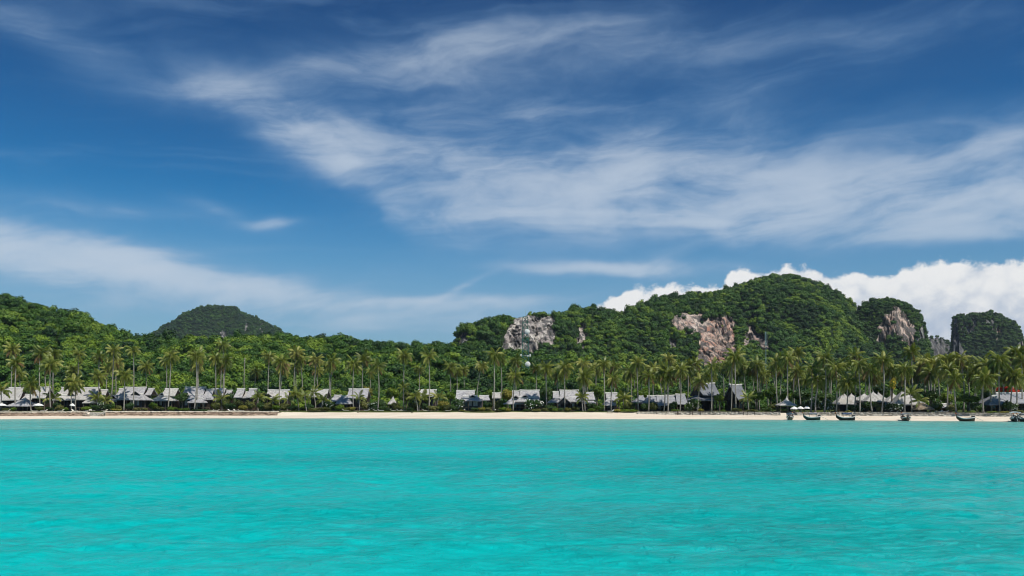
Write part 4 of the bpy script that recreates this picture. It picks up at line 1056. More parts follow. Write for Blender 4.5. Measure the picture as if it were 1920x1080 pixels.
def palm(cx, cy, bx, d, s=1.0, front=False, young=False, bare=False):
    Y = Yat(bx, d); top = Wp(cx, cy, Y)
    rg = random.Random(int(cx * 13 + cy * 7))
    top.y += rg.uniform(-.8, .8)
    base = Vector(((bx - 960) * Y / F, Y, GZ - 0.15))
    name = 'young_palm' if young else ('bare_palm_trunk' if bare else 'coconut_palm')
    root = empty(name, base)
    T = top - base; n = 9; pts = []; rad = []
    bend = Vector((rg.uniform(-.5, .5), rg.uniform(-.5, .5), 0)) * (T.z / 16)
    for i in range(n + 1):
        t = i / n
        p = Vector((T.x * (t ** 1.35), T.y * t, T.z * t)) + bend * math.sin(math.pi * t)
        pts.append(p)
        rad.append((.20 if not young else .18) * (1 if t > .06 else 1.5) * (1 - .32 * t) * (.85 + .15 * s))
    mb = MB(); mb.tube(pts, rad, 7); mb.build('trunk', M['trunk'], root, smooth=True)
    if not bare:
        fl = s * (1.12 if not young else 0.98) * rg.uniform(.86, 1.12)
        if front or young:
            for kind, dead, az, tl, sc in crown_plan(int(cx * 3 + cy), young):
                o = bpy.data.objects.new('frond', frond_mesh(kind, dead)); COL.objects.link(o); o.parent = root
                o.location = pts[-1]; o.rotation_euler = (0, tl, az); q = fl * sc; o.scale = (q, q, q)
        else:
            o = bpy.data.objects.new('crown', CROWNS[rg.randrange(len(CROWNS))]); COL.objects.link(o); o.parent = root
            o.location = pts[-1]; o.rotation_euler = (rg.uniform(-.1, .1), rg.uniform(-.1, .1), rg.random() * 6.28); o.scale = (fl,) * 3
        if not young:
            o = bpy.data.objects.new('coconuts', NUTS); COL.objects.link(o); o.parent = root; o.location = pts[-1]
    lean = (cx - bx) / max(8, (765 - cy)) if not bare else 0
    PALMS.append(dict(o=root, px=bx, cx=cx, cy=cy, d=d, lean=lean, young=young, bare=bare))
# crown column, crown row, foot column, metres behind the waterline
for a in [(23, 656, 20, 40), (29, 680, 29, 20), (72, 664, 75, 30), (84, 661, 87, 34), (96, 684, 95, 19), (101, 664, 100, 48), (147, 663, 145, 52), (59, 722, 58, 20), (136, 718, 134, 20), (141, 720, 141, 21), (187, 669, 190, 46), (212, 659, 207, 27), (216, 680, 216, 50), (185, 706, 185, 24), (252, 657, 250, 20), (232, 703, 232, 19),
          (311, 676, 312, 40), (322, 667, 315, 19), (367, 668, 364, 19), (373, 664, 369, 26), (404, 672, 404, 28), (418, 648, 416, 56), (423, 677, 420, 30), (414, 684, 413, 40), (504, 669, 501, 42), (527, 678, 524, 24), (529, 690, 522, 46), (555, 662, 554, 56), (564, 674, 565, 58), (592, 675, 591, 48), (617, 684, 618, 58),
          (622, 678, 621, 44), (664, 684, 663, 24), (681, 673, 681, 50), (709, 687, 708, 18), (757, 667, 755, 52), (804, 668, 804, 18), (843, 689, 843, 60),
          (903, 687, 894, 62), (927, 667, 926, 18), (938, 672, 938, 50), (967, 678, 970, 60), (965, 706, 962, 18), (1005, 691, 1006, 62), (1024, 691, 1025, 20), (1047, 702, 1046, 52), (1058, 690, 1059, 18), (1093, 684, 1096, 44), (1095, 708, 1097, 17), (1118, 690, 1117, 58),
          (1104, 694, 1102, 50), (1132, 683, 1133, 18), (1149, 710, 1146, 20), (1194, 681, 1197, 18), (1182, 697, 1184, 40), (1216, 704, 1216, 16), (1253, 673, 1250, 46), (1244, 697, 1245, 16), (1253, 703, 1253, 15), (1224, 692, 1226, 52), (1275, 695, 1275, 15), (1289, 688, 1288, 44), (1302, 682, 1303, 48), (1313, 715, 1308, 15), (1335, 686, 1334, 15), (1371, 678, 1371, 22),
          (1378, 670, 1380, 16), (1369, 690, 1368, 40), (1420, 684, 1419, 48), (1424, 700, 1424, 56), (1456, 680, 1458, 24), (1476, 671, 1477, 18), (1491, 663, 1490, 44), (1496, 696, 1502, 26), (1520, 692, 1520, 15), (1536, 713, 1529, 14), (1547, 671, 1546, 14), (1567, 690, 1568, 14), (1556, 698, 1556, 38), (1587, 718, 1587, 15), (1602, 668, 1602, 17), (1609, 682, 1612, 14), (1631, 692, 1635, 14),
          (1633, 700, 1636, 40), (1658, 676, 1653, 14), (1667, 694, 1668, 34), (1696, 693, 1696, 14), (1711, 660, 1711, 34), (1733, 680, 1732, 44), (1744, 698, 1744, 34), (1753, 684, 1754, 40), (1776, 677, 1777, 30), (1780, 694, 1776, 22), (1791, 712, 1793, 13), (1802, 673, 1806, 30), (1838, 684, 1837, 30), (1842, 711, 1844, 13), (1856, 688, 1860, 17), (1871, 676, 1875, 16), (1884, 704, 1886, 26), (1904, 663, 1902, 34), (1896, 702, 1893, 16), (1905, 711, 1906, 15), (1918, 676, 1917, 24)]:
    palm(*a, front=a[3] < 29)
for a in [(2, 734, 0, 20), (571, 742, 575, 16), (556, 741, 560, 24), (588, 738, 592, 27), (540, 748, 538, 22), (512, 752, 512, 21), (757, 727, 757, 22), (778, 744, 783, 16), (822, 746, 818, 20), (792, 748, 785, 18), (672, 746, 674, 19), (1091, 746, 1093, 16), (1169, 748, 1170, 18), (1402, 748, 1404, 16), (1709, 739, 1710, 15), (483, 746, 484, 24), (416, 748, 416, 22), (182, 749, 183, 24), (605, 752, 603, 22), (100, 748, 101, 22), (198, 752, 197, 22), (1725, 752, 1724, 15)]:
    palm(*a, s=1.06, young=True)
palm(460, 671, 459, 58, bare=True)
# rear grove on the right: palms filling in between and behind the front rows
rg = random.Random(91)
for i in range(52):
    px = 1150 + 770 * (i + rg.random()) / 52
    cyy = rg.uniform(682, 712) - (6 if px > 1700 else 0)
    palm(px, cyy, px + rg.uniform(-9, 9), rg.uniform(40, 105), s=rg.uniform(.8, 1.12))
for i in range(14):
    px = 20 + 1080 * (i + rg.random()) / 14
    palm(px, rg.uniform(684, 704), px + rg.uniform(-3, 3), rg.uniform(62, 78), s=rg.uniform(.85, 1.0))

# ------------------------------------------------------------------ shrubs and garden trees
BUSH = {}
def bush_mesh(kind, v):
    if (kind, v) in BUSH: return BUSH[(kind, v)]
    mats = {'dark': ['leaf_dark'], 'bright': ['leaf_bright'], 'olive': ['leaf_olive'], 'yellow': ['leaf_yellow'], 'white': ['leaf_dark', 'flower_white'], 'red': ['leaf_dark', 'flower_red'], 'gold': ['leaf_bright', 'flower_yellow']}[kind]
    fl = {'white': .16, 'red': .93, 'gold': .62}.get(kind, 0)
    me = foliage_mesh('foliage', [M[x] for x in mats], n=620, lobes=crown_lobes(900 + v * 7 + len(kind), n=6 + v, spread=.52, zsp=.55), leaf=.115, seed=70 + v + len(kind), flowers=fl, flat_=.95, jit=.45)
    BUSH[(kind, v)] = me
    return me
PLANTS = []
def plant(px, w, ytop, d, kind, tree=False, ybot=None, depth=1.0):
    Y = Yat(px, d); k = Y / F
    rg = random.Random(int(px * 5 + w * 3 + ytop))
    base = Vector(((px - 960) * k, Y, GZ - 0.1))
    ztop = H + (HOR - ytop) * k - base.z
    root = empty('garden_tree' if tree else 'shrub', base)
    zb = (ztop * 0.34 if tree else -0.1) if ybot is None else H + (HOR - ybot) * k - base.z
    rz_ = (ztop - zb) / 2; c = zb + rz_; rx = w * k / 2
    o = bpy.data.objects.new('crown' if tree else 'foliage', bush_mesh(kind, rg.randrange(3))); COL.objects.link(o); o.parent = root
    o.location = (0, 0, c); o.scale = (rx * .98, rx * depth, rz_ * 1.02); o.rotation_euler = (0, 0, rg.random() * 6.28 if depth == 1.0 else 0)
    mb = MB()
    if tree:
        mb.tube([(0, 0, 0), (rg.uniform(-.2, .2), 0, c * .6), (rg.uniform(-.3, .3), 0, c)], [.24, .18, .1], 6)
        for q in range(3):
            t = q * 2.1 + rg.random(); mb.tube([(0, 0, c * .55), (rx * .5 * math.cos(t), rx * .5 * math.sin(t), c + rz_ * .2)], [.13, .05], 5)
        mb.build('trunk', M['bark'], root)
    else:
        for q in range(4):
            t = q * 1.57 + rg.random(); mb.tube([(0, 0, 0), (rx * .45 * math.cos(t), rx * .3 * math.sin(t), max(.3, c))], [.05, .02], 5)
        mb.build('stem', M['bark'], root)
    PLANTS.append(dict(o=root, px=px, kind=kind, tree=tree, d=d, w=w, ytop=ytop))
for a in [(10, 16, 763, 19, 'olive'), (25, 14, 762, 18, 'bright'), (74, 17, 759, 18, 'olive'), (92, 20, 761, 19, 'dark'), (106, 18, 752, 21, 'dark'), (112, 20, 758, 19, 'olive'), (123, 12, 762, 18, 'bright'), (163, 26, 760, 18, 'bright'), (178, 22, 757, 18, 'dark'), (190, 22, 752, 20, 'white'), (203, 20, 755, 20, 'dark'), (217, 24, 765, 17, 'yellow'), (222, 16, 757, 20, 'olive'), (241, 20, 752, 20, 'dark'), (257, 16, 762, 18, 'olive'), (272, 12, 763, 18, 'olive'), (287, 22, 751, 20, 'bright'), (300, 22, 760, 18, 'olive'),
          (323, 22, 761, 18, 'bright'), (345, 26, 764, 17, 'bright'), (385, 34, 766, 17, 'dark'), (366, 18, 766, 17, 'dark'), (404, 20, 751, 20, 'olive'), (422, 22, 744, 23, 'olive'), (432, 26, 753, 20, 'dark'), (447, 22, 746, 22, 'olive'), (456, 24, 757, 19, 'yellow'), (470, 22, 748, 21, 'olive'), (490, 24, 750, 20, 'dark'), (503, 22, 753, 20, 'olive'), (518, 24, 757, 18, 'bright'), (533, 24, 755, 19, 'olive'), (548, 24, 758, 17, 'dark'), (590, 26, 763, 15, 'olive'), (580, 22, 756, 18, 'dark'), (608, 28, 762, 16, 'olive'), (614, 26, 743, 23, 'white'), (633, 18, 759, 18, 'bright'), (648, 18, 763, 17, 'olive'), (640, 16, 755, 20, 'bright'), (660, 18, 761, 18, 'yellow'), (686, 26, 748, 20, 'olive'), (700, 24, 752, 19, 'white'), (717, 22, 759, 17, 'dark'), (730, 16, 763, 17, 'dark'), (748, 20, 758, 18, 'olive'), (716, 22, 744, 23, 'dark'), (742, 18, 752, 21, 'olive'),
          (768, 20, 763, 16, 'dark'), (775, 24, 752, 19, 'olive'), (800, 22, 752, 19, 'dark'), (812, 26, 758, 17, 'olive'), (830, 26, 747, 20, 'yellow'), (838, 24, 757, 17, 'olive'), (860, 28, 744, 20, 'white'), (866, 14, 767, 15, 'yellow'), (852, 20, 758, 17, 'dark'), (891, 24, 763, 16, 'dark'), (904, 18, 762, 16, 'yellow'), (915, 22, 751, 20, 'dark'), (916, 16, 763, 16, 'olive'), (931, 18, 748, 20, 'olive'), (944, 22, 762, 16, 'bright'), (953, 16, 764, 16, 'yellow'), (941, 20, 746, 22, 'bright'), (934, 14, 767, 15, 'olive'),
          (1001, 40, 743, 19, 'white'), (988, 16, 765, 15, 'dark'), (1005, 22, 765, 15, 'olive'), (1033, 28, 757, 18, 'dark'), (1022, 18, 764, 16, 'olive'), (1041, 14, 764, 15, 'bright'), (1052, 14, 763, 16, 'dark'), (1065, 16, 763, 16, 'yellow'), (1080, 18, 760, 17, 'olive'), (1108, 22, 753, 19, 'dark'), (1110, 18, 764, 15, 'bright'), (1124, 22, 757, 17, 'bright'), (1158, 22, 766, 15, 'yellow'), (1180, 40, 766, 14, 'bright', False, None, .45), (1178, 26, 751, 18, 'olive'), (1208, 22, 752, 17, 'dark'), (1224, 24, 751, 17, 'olive'), (1262, 20, 748, 17, 'dark'), (1265, 20, 766, 14, 'bright'), (1302, 36, 744, 16, 'white'), (1314, 15, 765, 14, 'yellow'), (1290, 18, 760, 15, 'dark'),
          (1382, 24, 764, 15, 'olive'), (1355, 12, 767, 14, 'bright'), (1410, 24, 766, 14, 'olive'), (1436, 26, 762, 15, 'dark'), (1470, 20, 763, 15, 'dark'), (1447, 20, 754, 18, 'olive'), (1527, 28, 742, 20, 'white'), (1552, 28, 746, 19, 'white'), (1508, 22, 754, 19, 'dark'), (1597, 22, 755, 17, 'dark'), (1628, 36, 749, 17, 'dark'), (1612, 20, 756, 17, 'white'), (1650, 22, 755, 16, 'olive'), (1664, 26, 750, 16, 'white'), (1683, 26, 752, 15, 'white'), (1590, 14, 769, 13, 'yellow'), (1758, 24, 745, 19, 'dark'), (1784, 26, 757, 16, 'olive'), (1750, 22, 753, 17, 'dark'), (1832, 34, 750, 16, 'dark'), (1888, 24, 747, 15, 'dark'), (1901, 20, 754, 15, 'white'), (1860, 28, 770, 12, 'bright', False, None, .5), (1884, 26, 770, 12, 'yellow', False, None, .5), (1820, 24, 770, 12, 'bright', False, None, .5), (1912, 20, 768, 13, 'olive')]:
    plant(*a)
for a in [(341, 31, 731, 20, 'dark'), (480, 26, 726, 40, 'dark'), (495, 24, 732, 30, 'olive'), (430, 24, 734, 34, 'dark'), (735, 36, 722, 34, 'bright'), (762, 28, 732, 28, 'olive'), (845, 26, 730, 38, 'bright'), (790, 30, 724, 46, 'bright'), (953, 30, 727, 40, 'yellow'), (915, 30, 728, 42, 'bright'), (1120, 28, 716, 40, 'bright'), (1160, 26, 732, 30, 'bright'), (1205, 34, 725, 46, 'bright'), (1275, 30, 728, 44, 'bright'), (1349, 24, 734, 20, 'bright'), (1419, 36, 728, 26, 'bright'), (1445, 34, 722, 30, 'bright'), (1500, 44, 727, 30, 'dark'), (1475, 30, 732, 30, 'bright'), (1545, 38, 730, 34, 'dark'), (1600, 40, 722, 50, 'dark'), (1650, 40, 718, 50, 'dark'), (1700, 40, 722, 46, 'bright'), (1745, 34, 728, 30, 'dark'), (1775, 32, 734, 28, 'bright'), (1815, 50, 736, 18, 'bright'), (1850, 30, 728, 40, 'dark'), (688, 26, 718, 52, 'yellow'), (640, 34, 728, 48, 'bright'), (560, 30, 726, 50, 'dark'), (360, 36, 718, 50, 'bright'), (292, 26, 722, 44, 'bright'), (205, 26, 728, 40, 'dark'), (1025, 34, 720, 48, 'dark')]:
    plant(a[0], a[1], a[2], a[3], a[4], tree=True)
plant(1884, 34, 722, 30, 'red', tree=True, ybot=739); plant(1901, 20, 729, 30, 'red', tree=True, ybot=740)
plant(1673, 13, 705, 21, 'gold', tree=True, ybot=738)

# words that single out each plant
def nearest(px): return min(LAND, key=lambda l: abs(l[0] - px))
def side(px, l):
    dx = px - l[0]
    return 'in line with' if abs(dx) < 7 else ('left of' if dx < 0 else 'right of')
def describe(items, what, cat, group):
    buckets = {}
    for it in items:
        l = nearest(it['px'])
        key = (what(it), ('behind ' if it['d'] > 31 else 'by ') + l[1])
        buckets.setdefault(key, []).append(it)
    for (w, place), its in buckets.items():
        its.sort(key=lambda i: i['px'])
        for n, it in enumerate(its):
            if len(its) == 1: lab = f'{w} {place}'
            elif len(its) == 2: lab = f'{w} {place}, the {("left", "right")[n]} one of two'
            else: lab = f'{w} {place}, {ORD[n + 1]} of {len(its)} from left'
            tag(it['o'], lab, cat(it), group(it))
def palm_words(p):
    if p['bare']: return 'tall bare palm trunk without a crown'
    if p['young']: return 'short bushy young palm'
    h_ = 'tall' if p['cy'] < 675 else ('medium tall' if p['cy'] < 700 else 'low')
    l_ = ' leaning right' if p['lean'] > .045 else (' leaning left' if p['lean'] < -.045 else '')
    return f'{h_} coconut palm{l_}'
describe(PALMS, palm_words, lambda p: 'palm tree', lambda p: 'bare palm trunks' if p['bare'] else 'young palms along the beach' if p['young'] else 'coconut palms along the beach')
KW = {'dark': 'dark green', 'bright': 'bright green', 'olive': 'olive green', 'yellow': 'yellow green', 'white': 'white flowered', 'red': 'red blossoming', 'gold': 'narrow yellow blossoming'}
describe([p for p in PLANTS if not p['tree']], lambda p: f"{'wide ' if p['w'] > 24 else ''}{KW[p['kind']]} shrub", lambda p: 'shrub', lambda p: 'garden shrubs behind the beach')
describe([p for p in PLANTS if p['tree']], lambda p: f"{KW[p['kind']]} leafy tree", lambda p: 'tree', lambda p: 'garden trees among the bungalows')

# ------------------------------------------------------------------ seawall, steps, stone edging
def line_wall(name, label, px0, px1, d, zb, zt, mt, capmat, seed, group=None):
    pxs = np.arange(px0, px1 + .1, 4.0); rg = np.random.default_rng(seed)
    Ys = np.array([Yat(p, d) for p in pxs])
    Xs = (pxs - 960) * Ys / F
    ox, oy = Xs.mean(), Ys.mean()
    root = empty(name, (ox, oy, zb))
    n = len(pxs); rows = 6; P = np.zeros((rows, n, 3))
    for i in range(rows):
        t = i / (rows - 1)
        P[i, :, 0] = Xs - ox; P[i, :, 1] = Ys - oy + .35 * t + rg.normal(size=n) * .10; P[i, :, 2] = (zt - zb) * t - .3 * (t == 0) + rg.normal(size=n) * .04
    top = P[-1].copy(); top[:, 1] += .7; P = np.concatenate([P, top[None]])
    me = grid_mesh('wall_face', P, [mt], False)
    obj('wall_face', me, root)
    mb = MB()
    for i in range(n - 1):
        a, b = P[rows - 1, i], P[rows - 1, i + 1]; h_ = .20 + .06 * rg.random()
        mb.poly([(a[0], a[1] - .12, zt - zb + .01), (b[0], b[1] - .12, zt - zb + .01), (b[0], b[1] + 1.4, zt - zb + .01), (a[0], a[1] + 1.4, zt - zb + .01),
                 (a[0], a[1] - .12, zt - zb + h_), (b[0], b[1] - .12, zt - zb + h_), (b[0], b[1] + 1.4, zt - zb + h_), (a[0], a[1] + 1.4, zt - zb + h_)],
                [(3, 2, 1, 0), (4, 5, 6, 7), (0, 1, 5, 4), (1, 2, 6, 5), (2, 3, 7, 6), (3, 0, 4, 7)])
    mb.build('coping', capmat, root)
    tag(root, label, 'wall', group)
    return root
line_wall('seawall', 'brown stone seawall left of the beach steps', -60, 160, 8.2, .45, 1.78, M['wallstone'], M['cap'], 1, 'stone seawalls')
line_wall('seawall', 'long brown stone seawall right of the beach steps', 192, 520, 8.2, .45, 1.78, M['wallstone'], M['cap'], 2, 'stone seawalls')
line_wall('stone_edging', 'low grey stone edging below the long low pavilion and slate roofs', 1196, 1466, 11.3, .9, 1.74, M['greystone'], M['greystone'], 3, 'low stone beach edgings')
line_wall('stone_edging', 'low grey stone edging behind the moored boats', 1494, 1990, 11.3, .9, 1.74, M['greystone'], M['greystone'], 4, 'low stone beach edgings')
# steps in the gap of the seawall
Ys = Yat(177, 7.0); root = empty('beach_steps', ((177 - 960) * Ys / F, Ys, .5)); w = 15 * Ys / F / 2 + .9
for i in range(5):
    mb = MB(); mb.box(-w, w, i * .42, i * .42 + .9, -.2, .22 + i * .25); mb.build('step', M['greystone'], root)
tag(root, 'grey stone steps cut through the brown seawall', 'steps')
def boulder(px, d, z, r, lab, seed, mt='stone', grp='dark boulders by the beach steps'):
    Y = Yat(px, d); rg = np.random.default_rng(seed)
    V, Fc = ico(); V2 = []; 
    # one subdivision for an uneven stone
    edges = {}; V = [tuple(v) for v in V]; F2 = []
    def mid(a, b):
        k = (min(a, b), max(a, b))
        if k not in edges:
            m_ = np.array(V[a]) + np.array(V[b]); m_ /= np.linalg.norm(m_); V.append(tuple(m_)); edges[k] = len(V) - 1
        return edges[k]
    for a, b, c in Fc:
        ab, bc, ca = mid(a, b), mid(b, c), mid(c, a); F2 += [(a, ab, ca), (b, bc, ab), (c, ca, bc), (ab, bc, ca)]
    A = np.array(V); A = A * (1 + .35 * (rg.random(len(A)) - .5))[:, None] * np.array([r * 1.25, r, r * .75])
    tag(obj('boulder', mesh_from('boulder', A, F2, [M[mt]]), None, ((px - 960) * Y / F, Y, z)), lab, 'boulder', grp)
boulder(163, 6.8, .75, .75, 'dark boulder at the left foot of the beach steps', 1)
boulder(190, 6.7, .75, .70, 'dark boulder at the right foot of the beach steps', 2)
boulder(159, 7.3, 1.0, .55, 'smaller boulder wedged against the seawall left of the steps', 3)
for i, (px, d, z, r, lab) in enumerate([(515, 9.5, 1.1, .8, 'brown boulder ending the long seawall'), (524, 10.5, 1.15, .9, 'large brown boulder just past the seawall end'), (534, 11, 1.2, .7, 'rounded boulder left of the leaning beach palms'), (546, 12.5, 1.45, .5, 'small pale rock on the sand near the leaning palms'),
                                        (672, 13, 1.6, .35, 'small dark driftwood like rock on the upper sand'), (773, 12, 1.45, .35, 'small rock on the sand below the short palm cluster')]):
    boulder(px, d, z, r, lab, 20 + i, 'stone', 'loose rocks on the beach')
# old timber posts standing in front of the edging
for i, px in enumerate([1270, 1273, 1293.5, 1298.5, 1313, 1318, 1394, 1402, 1415, 1558]):
    Y = Yat(px, 10.9); mb = MB(); mb.tube([(0, 0, -.3), (.03, 0, 1.0 + .2 * (i % 3))], [.09, .07], 7)
    near_ = nearest(px)
    o = mb.build('timber_post', M['wood'], None, ((px - 960) * Y / F, Y, 1.02))
    tag(o, ['leftmost of two close dark posts below the long pavilion', 'right one of two close dark posts below the long pavilion', 'dark post left of the leaning white flowered shrub trunk', 'dark post under the white flowered shrub', 'left dark post below the dark gabled pavilion', 'right dark post below the dark gabled pavilion', 'dark post below the leaning slate roof', 'dark post below the short yellow palm', 'dark post on the edging left of the trees', 'single dark post in the edging left of the white striped boat'][i], 'post', 'timber posts in the stone edging')

# ------------------------------------------------------------------ parasols and loungers
def parasol(px, py, wpx, d, lab, tilt=0.0):
    Y = Yat(px, d); k = Y / F; base = Vector(((px - 960) * k, Y, GZ)); ztop = H + (HOR - py) * k - base.z; r = wpx * k / 2
    root = empty('beach_parasol', base); n = 8
    V = [(0, 0, ztop)]; 
    for rr, dz in ((.5, .22), (1.0, .62), (1.0, .78)):
        V += [(r * rr * math.cos(6.283 * i / n), r * rr * math.sin(6.283 * i / n), ztop - dz) for i in range(n)]
    Fc = [(0, 1 + i, 1 + (i + 1) % n) for i in range(n)]
    for q in range(2):
        Fc += [(1 + q * n + i, 1 + (q + 1) * n + i, 1 + (q + 1) * n + (i + 1) % n, 1 + q * n + (i + 1) % n) for i in range(n)]
    co = obj('canopy', mesh_from('canopy', V, Fc, [M['white']]), root)
    md = co.modifiers.new('cloth', 'SOLIDIFY'); md.thickness = .03
    co.rotation_euler = (0, tilt, 0)
    mb = MB(); mb.tube([(0, 0, -.2), (0, 0, ztop - .1)], .035, 6); mb.build('pole', M['post'], root)
    mb = MB(); mb.tube([(0, 0, 0), (0, 0, .15)], .3, 10); mb.build('base', M['greystone'], root)
    tag(root, lab, 'parasol', 'white beach parasols')
parasol(3, 756, 19, 19, 'white parasol cut by the left edge of the picture')
parasol(72, 756, 19, 19, 'white parasol right of the pyramid gazebo')
parasol(134, 756, 10, 18, 'small white parasol by the twin short palms', .15)
parasol(1489, 762, 15, 12.6, 'low white parasol left of two beside the beach bar')
parasol(1501, 761.5, 14, 13.0, 'white parasol between two trunks beside the beach bar')
parasol(1513, 761, 12, 13.4, 'rightmost small white parasol beside the beach bar')
def lounger(px, d, rz, lab, mt='cushion'):
    Y = Yat(px, d); z = float(beach_z(np.array([(px - 960) * Y / F]), d)[0])
    root = empty('sun_lounger', ((px - 960) * Y / F, Y, max(z, 1.7) + .04), rz)
    mb = MB(); mb.box(-.95, .45, -.32, .32, .26, .34); mb.build('seat', M['wood'], root)
    mb = MB(); mb.poly([(.45, -.32, .30), (.45, .32, .30), (1.0, .32, .78), (1.0, -.32, .78), (.40, -.32, .36), (.40, .32, .36), (.95, .32, .84), (.95, -.32, .84)], [(0, 1, 2, 3), (7, 6, 5, 4), (0, 4, 5, 1), (1, 5, 6, 2), (2, 6, 7, 3), (3, 7, 4, 0)])
    mb.build('backrest', M[mt], root)
    mb = MB(); mb.box(-.93, .40, -.30, .30, .345, .44); mb.build('mattress', M[mt], root)
    for x in (-.85, .38):
        for y in (-.27, .27):
            mb = MB(); mb.box(x - .03, x + .03, y - .03, y + .03, -.05, .26); mb.build('leg', M['wood'], root)
    tag(root, lab, 'sun lounger', 'loungers along the beach')
LG = [(12, 'by the left edge parasol'), (65, 'left one under the parasol beside the gazebo'), (82, 'right one under the parasol beside the gazebo'), (114, 'left of the twin short palms'), (140, 'below the twin short palms'), (166, 'above the beach steps on their left'), (173, 'directly above the beach steps'), (196, 'above the beach steps on their right'),
      (395, 'left of a pair under the stacked roofs bungalow'), (405, 'right of a pair under the stacked roofs bungalow'), (433, 'left of three before the olive shrubs'), (443, 'second of three before the olive shrubs'), (452, 'third of three before the olive shrubs'), (648, 'on the sand edge below the two low hips'), (688, 'by the trunk right of the two low hips'),
      (705, 'left one of a close pair below the lone tall palm'), (714, 'right one of a close pair below the lone tall palm'), (737, 'below the small white gazebo'), (749, 'just right of the small white gazebo'), (757, 'left of the short palm cluster'), (798, 'below the hidden white roof'), (841, 'left of the white flowered shrub before curtains'), (866, 'at the foot of the white flowered shrub'), (934, 'below the tall trunk right of the curtained bungalow'), (1145, 'alone on the sand below the small pointed bungalow'), (1003, 'below the bungalow with twin vents'), (1760, 'left of two before the low shed'), (1771, 'right of two before the low shed')]
rg = random.Random(5)
for px, w_ in LG:
    lounger(px, (12.6 if px == 1145 else 15.2 + rg.random()) if 560 < px < 1500 else 13.4 + rg.random(), rg.uniform(-.5, .5) + (math.pi if rg.random() < .5 else 0), 'pale lounger ' + w_, 'white' if rg.random() < .3 else 'cushion')

# ------------------------------------------------------------------ telecom towers
def lattice(px, ytop, ybot_z, Y, wtop, wbot, lab, mt, dishes, panels):
    k = Y / F; zt = H + (HOR - ytop) * k
    root = empty('telecom_tower', ((px - 960) * k, Y, ybot_z)); hgt = zt - ybot_z
    def c(i, t):
        w_ = (wbot + (wtop - wbot) * t) / 2; sx, sy = ((-1, -1), (1, -1), (1, 1), (-1, 1))[i]
        return Vector((sx * w_, sy * w_, hgt * t))
    for i in range(4):
        mb = MB(); mb.tube([c(i, 0), c(i, 1)], .15, 5); mb.build('leg', M[mt], root)
    n = 16; mb = MB()
    for j in range(n):
        t0, t1 = j / n, (j + 1) / n
        for i in range(4):
            i2 = (i + 1) % 4
            mb.tube([c(i, t0), c(i2, t1)], .07, 4); mb.tube([c(i2, t0), c(i, t1)], .07, 4); mb.tube([c(i, t1), c(i2, t1)], .07, 4)
    mb.build('bracing', M[mt], root)
    mb = MB(); mb.tube([(0, 0, hgt), (0, 0, hgt + 3.5)], [.08, .03], 5); mb.build('lightning_rod', M['pale_steel'], root)
    for dx, yy, r in dishes:
        z = H + (HOR - yy) * k - ybot_z
        V = [(dx * k, -1.6 - .25, z)]; nn = 16
        for rr, dy in ((.5, -.2), (1, 0), (1, .5)):
            V += [(dx * k + r * rr * math.cos(6.283 * i / nn), -1.6 + dy, z + r * rr * math.sin(6.283 * i / nn)) for i in range(nn)]
        Fc = [(0, 1 + i, 1 + (i + 1) % nn) for i in range(nn)]
        for q in range(2): Fc += [(1 + q * nn + i, 1 + (q + 1) * nn + i, 1 + (q + 1) * nn + (i + 1) % nn, 1 + q * nn + (i + 1) % nn) for i in range(nn)]
        Fc.append(tuple(1 + 2 * nn + i for i in range(nn))[::-1])
        do = obj('dish', mesh_from('dish', V, Fc, [M['white']]), root)
        mb = MB(); mb.tube([(dx * k, -1.1, z), (0, 0, z)], .08, 5); mb.build('dish_arm', M['pale_steel'], do)
    for dx, y0, y1 in panels:
        mb = MB(); z0, z1 = (H + (HOR - q) * k - ybot_z for q in (y1, y0)); mb.box(dx * k - .28, dx * k + .28, -1.5, -1.2, z0, z1)
        mb.box(min(0, dx * k), max(0, dx * k), -1.2, -1.1, (z0 + z1) / 2 - .05, (z0 + z1) / 2 + .05); mb.build('antenna_panel', M['white'], root)
    tag(root, lab, 'tower')
lattice(985, 594, 3.0, 385, 2.1, 3.6, 'green lattice telecom tower with two white dishes before the cliff', 'tower', [(3.5, 622.5, 1.15), (4.5, 683, 1.15)], [(-8, 664, 669), (9, 664, 669), (5, 666, 669)])
Yp = 420.0; kp = Yp / F; zt = H + (HOR - 622) * kp
root = empty('antenna_mast', ((1436 - 960) * kp, Yp, 3.0))
mb = MB(); mb.tube([(0, 0, 0), (0, 0, zt - 3 - 4.5)], [.16, .12], 8); mb.build('pole', M['pale_steel'], root)
for dx in (-.42, .42, 0):
    mb = MB(); mb.tube([(dx, -.2 if dx else .3, zt - 3 - 6.5), (dx, -.2 if dx else .3, zt - 3)], .11, 7); mb.build('antenna', M['pale_steel'], root)
tag(root, 'slim pale antenna mast standing before the mountain foot', 'mast')

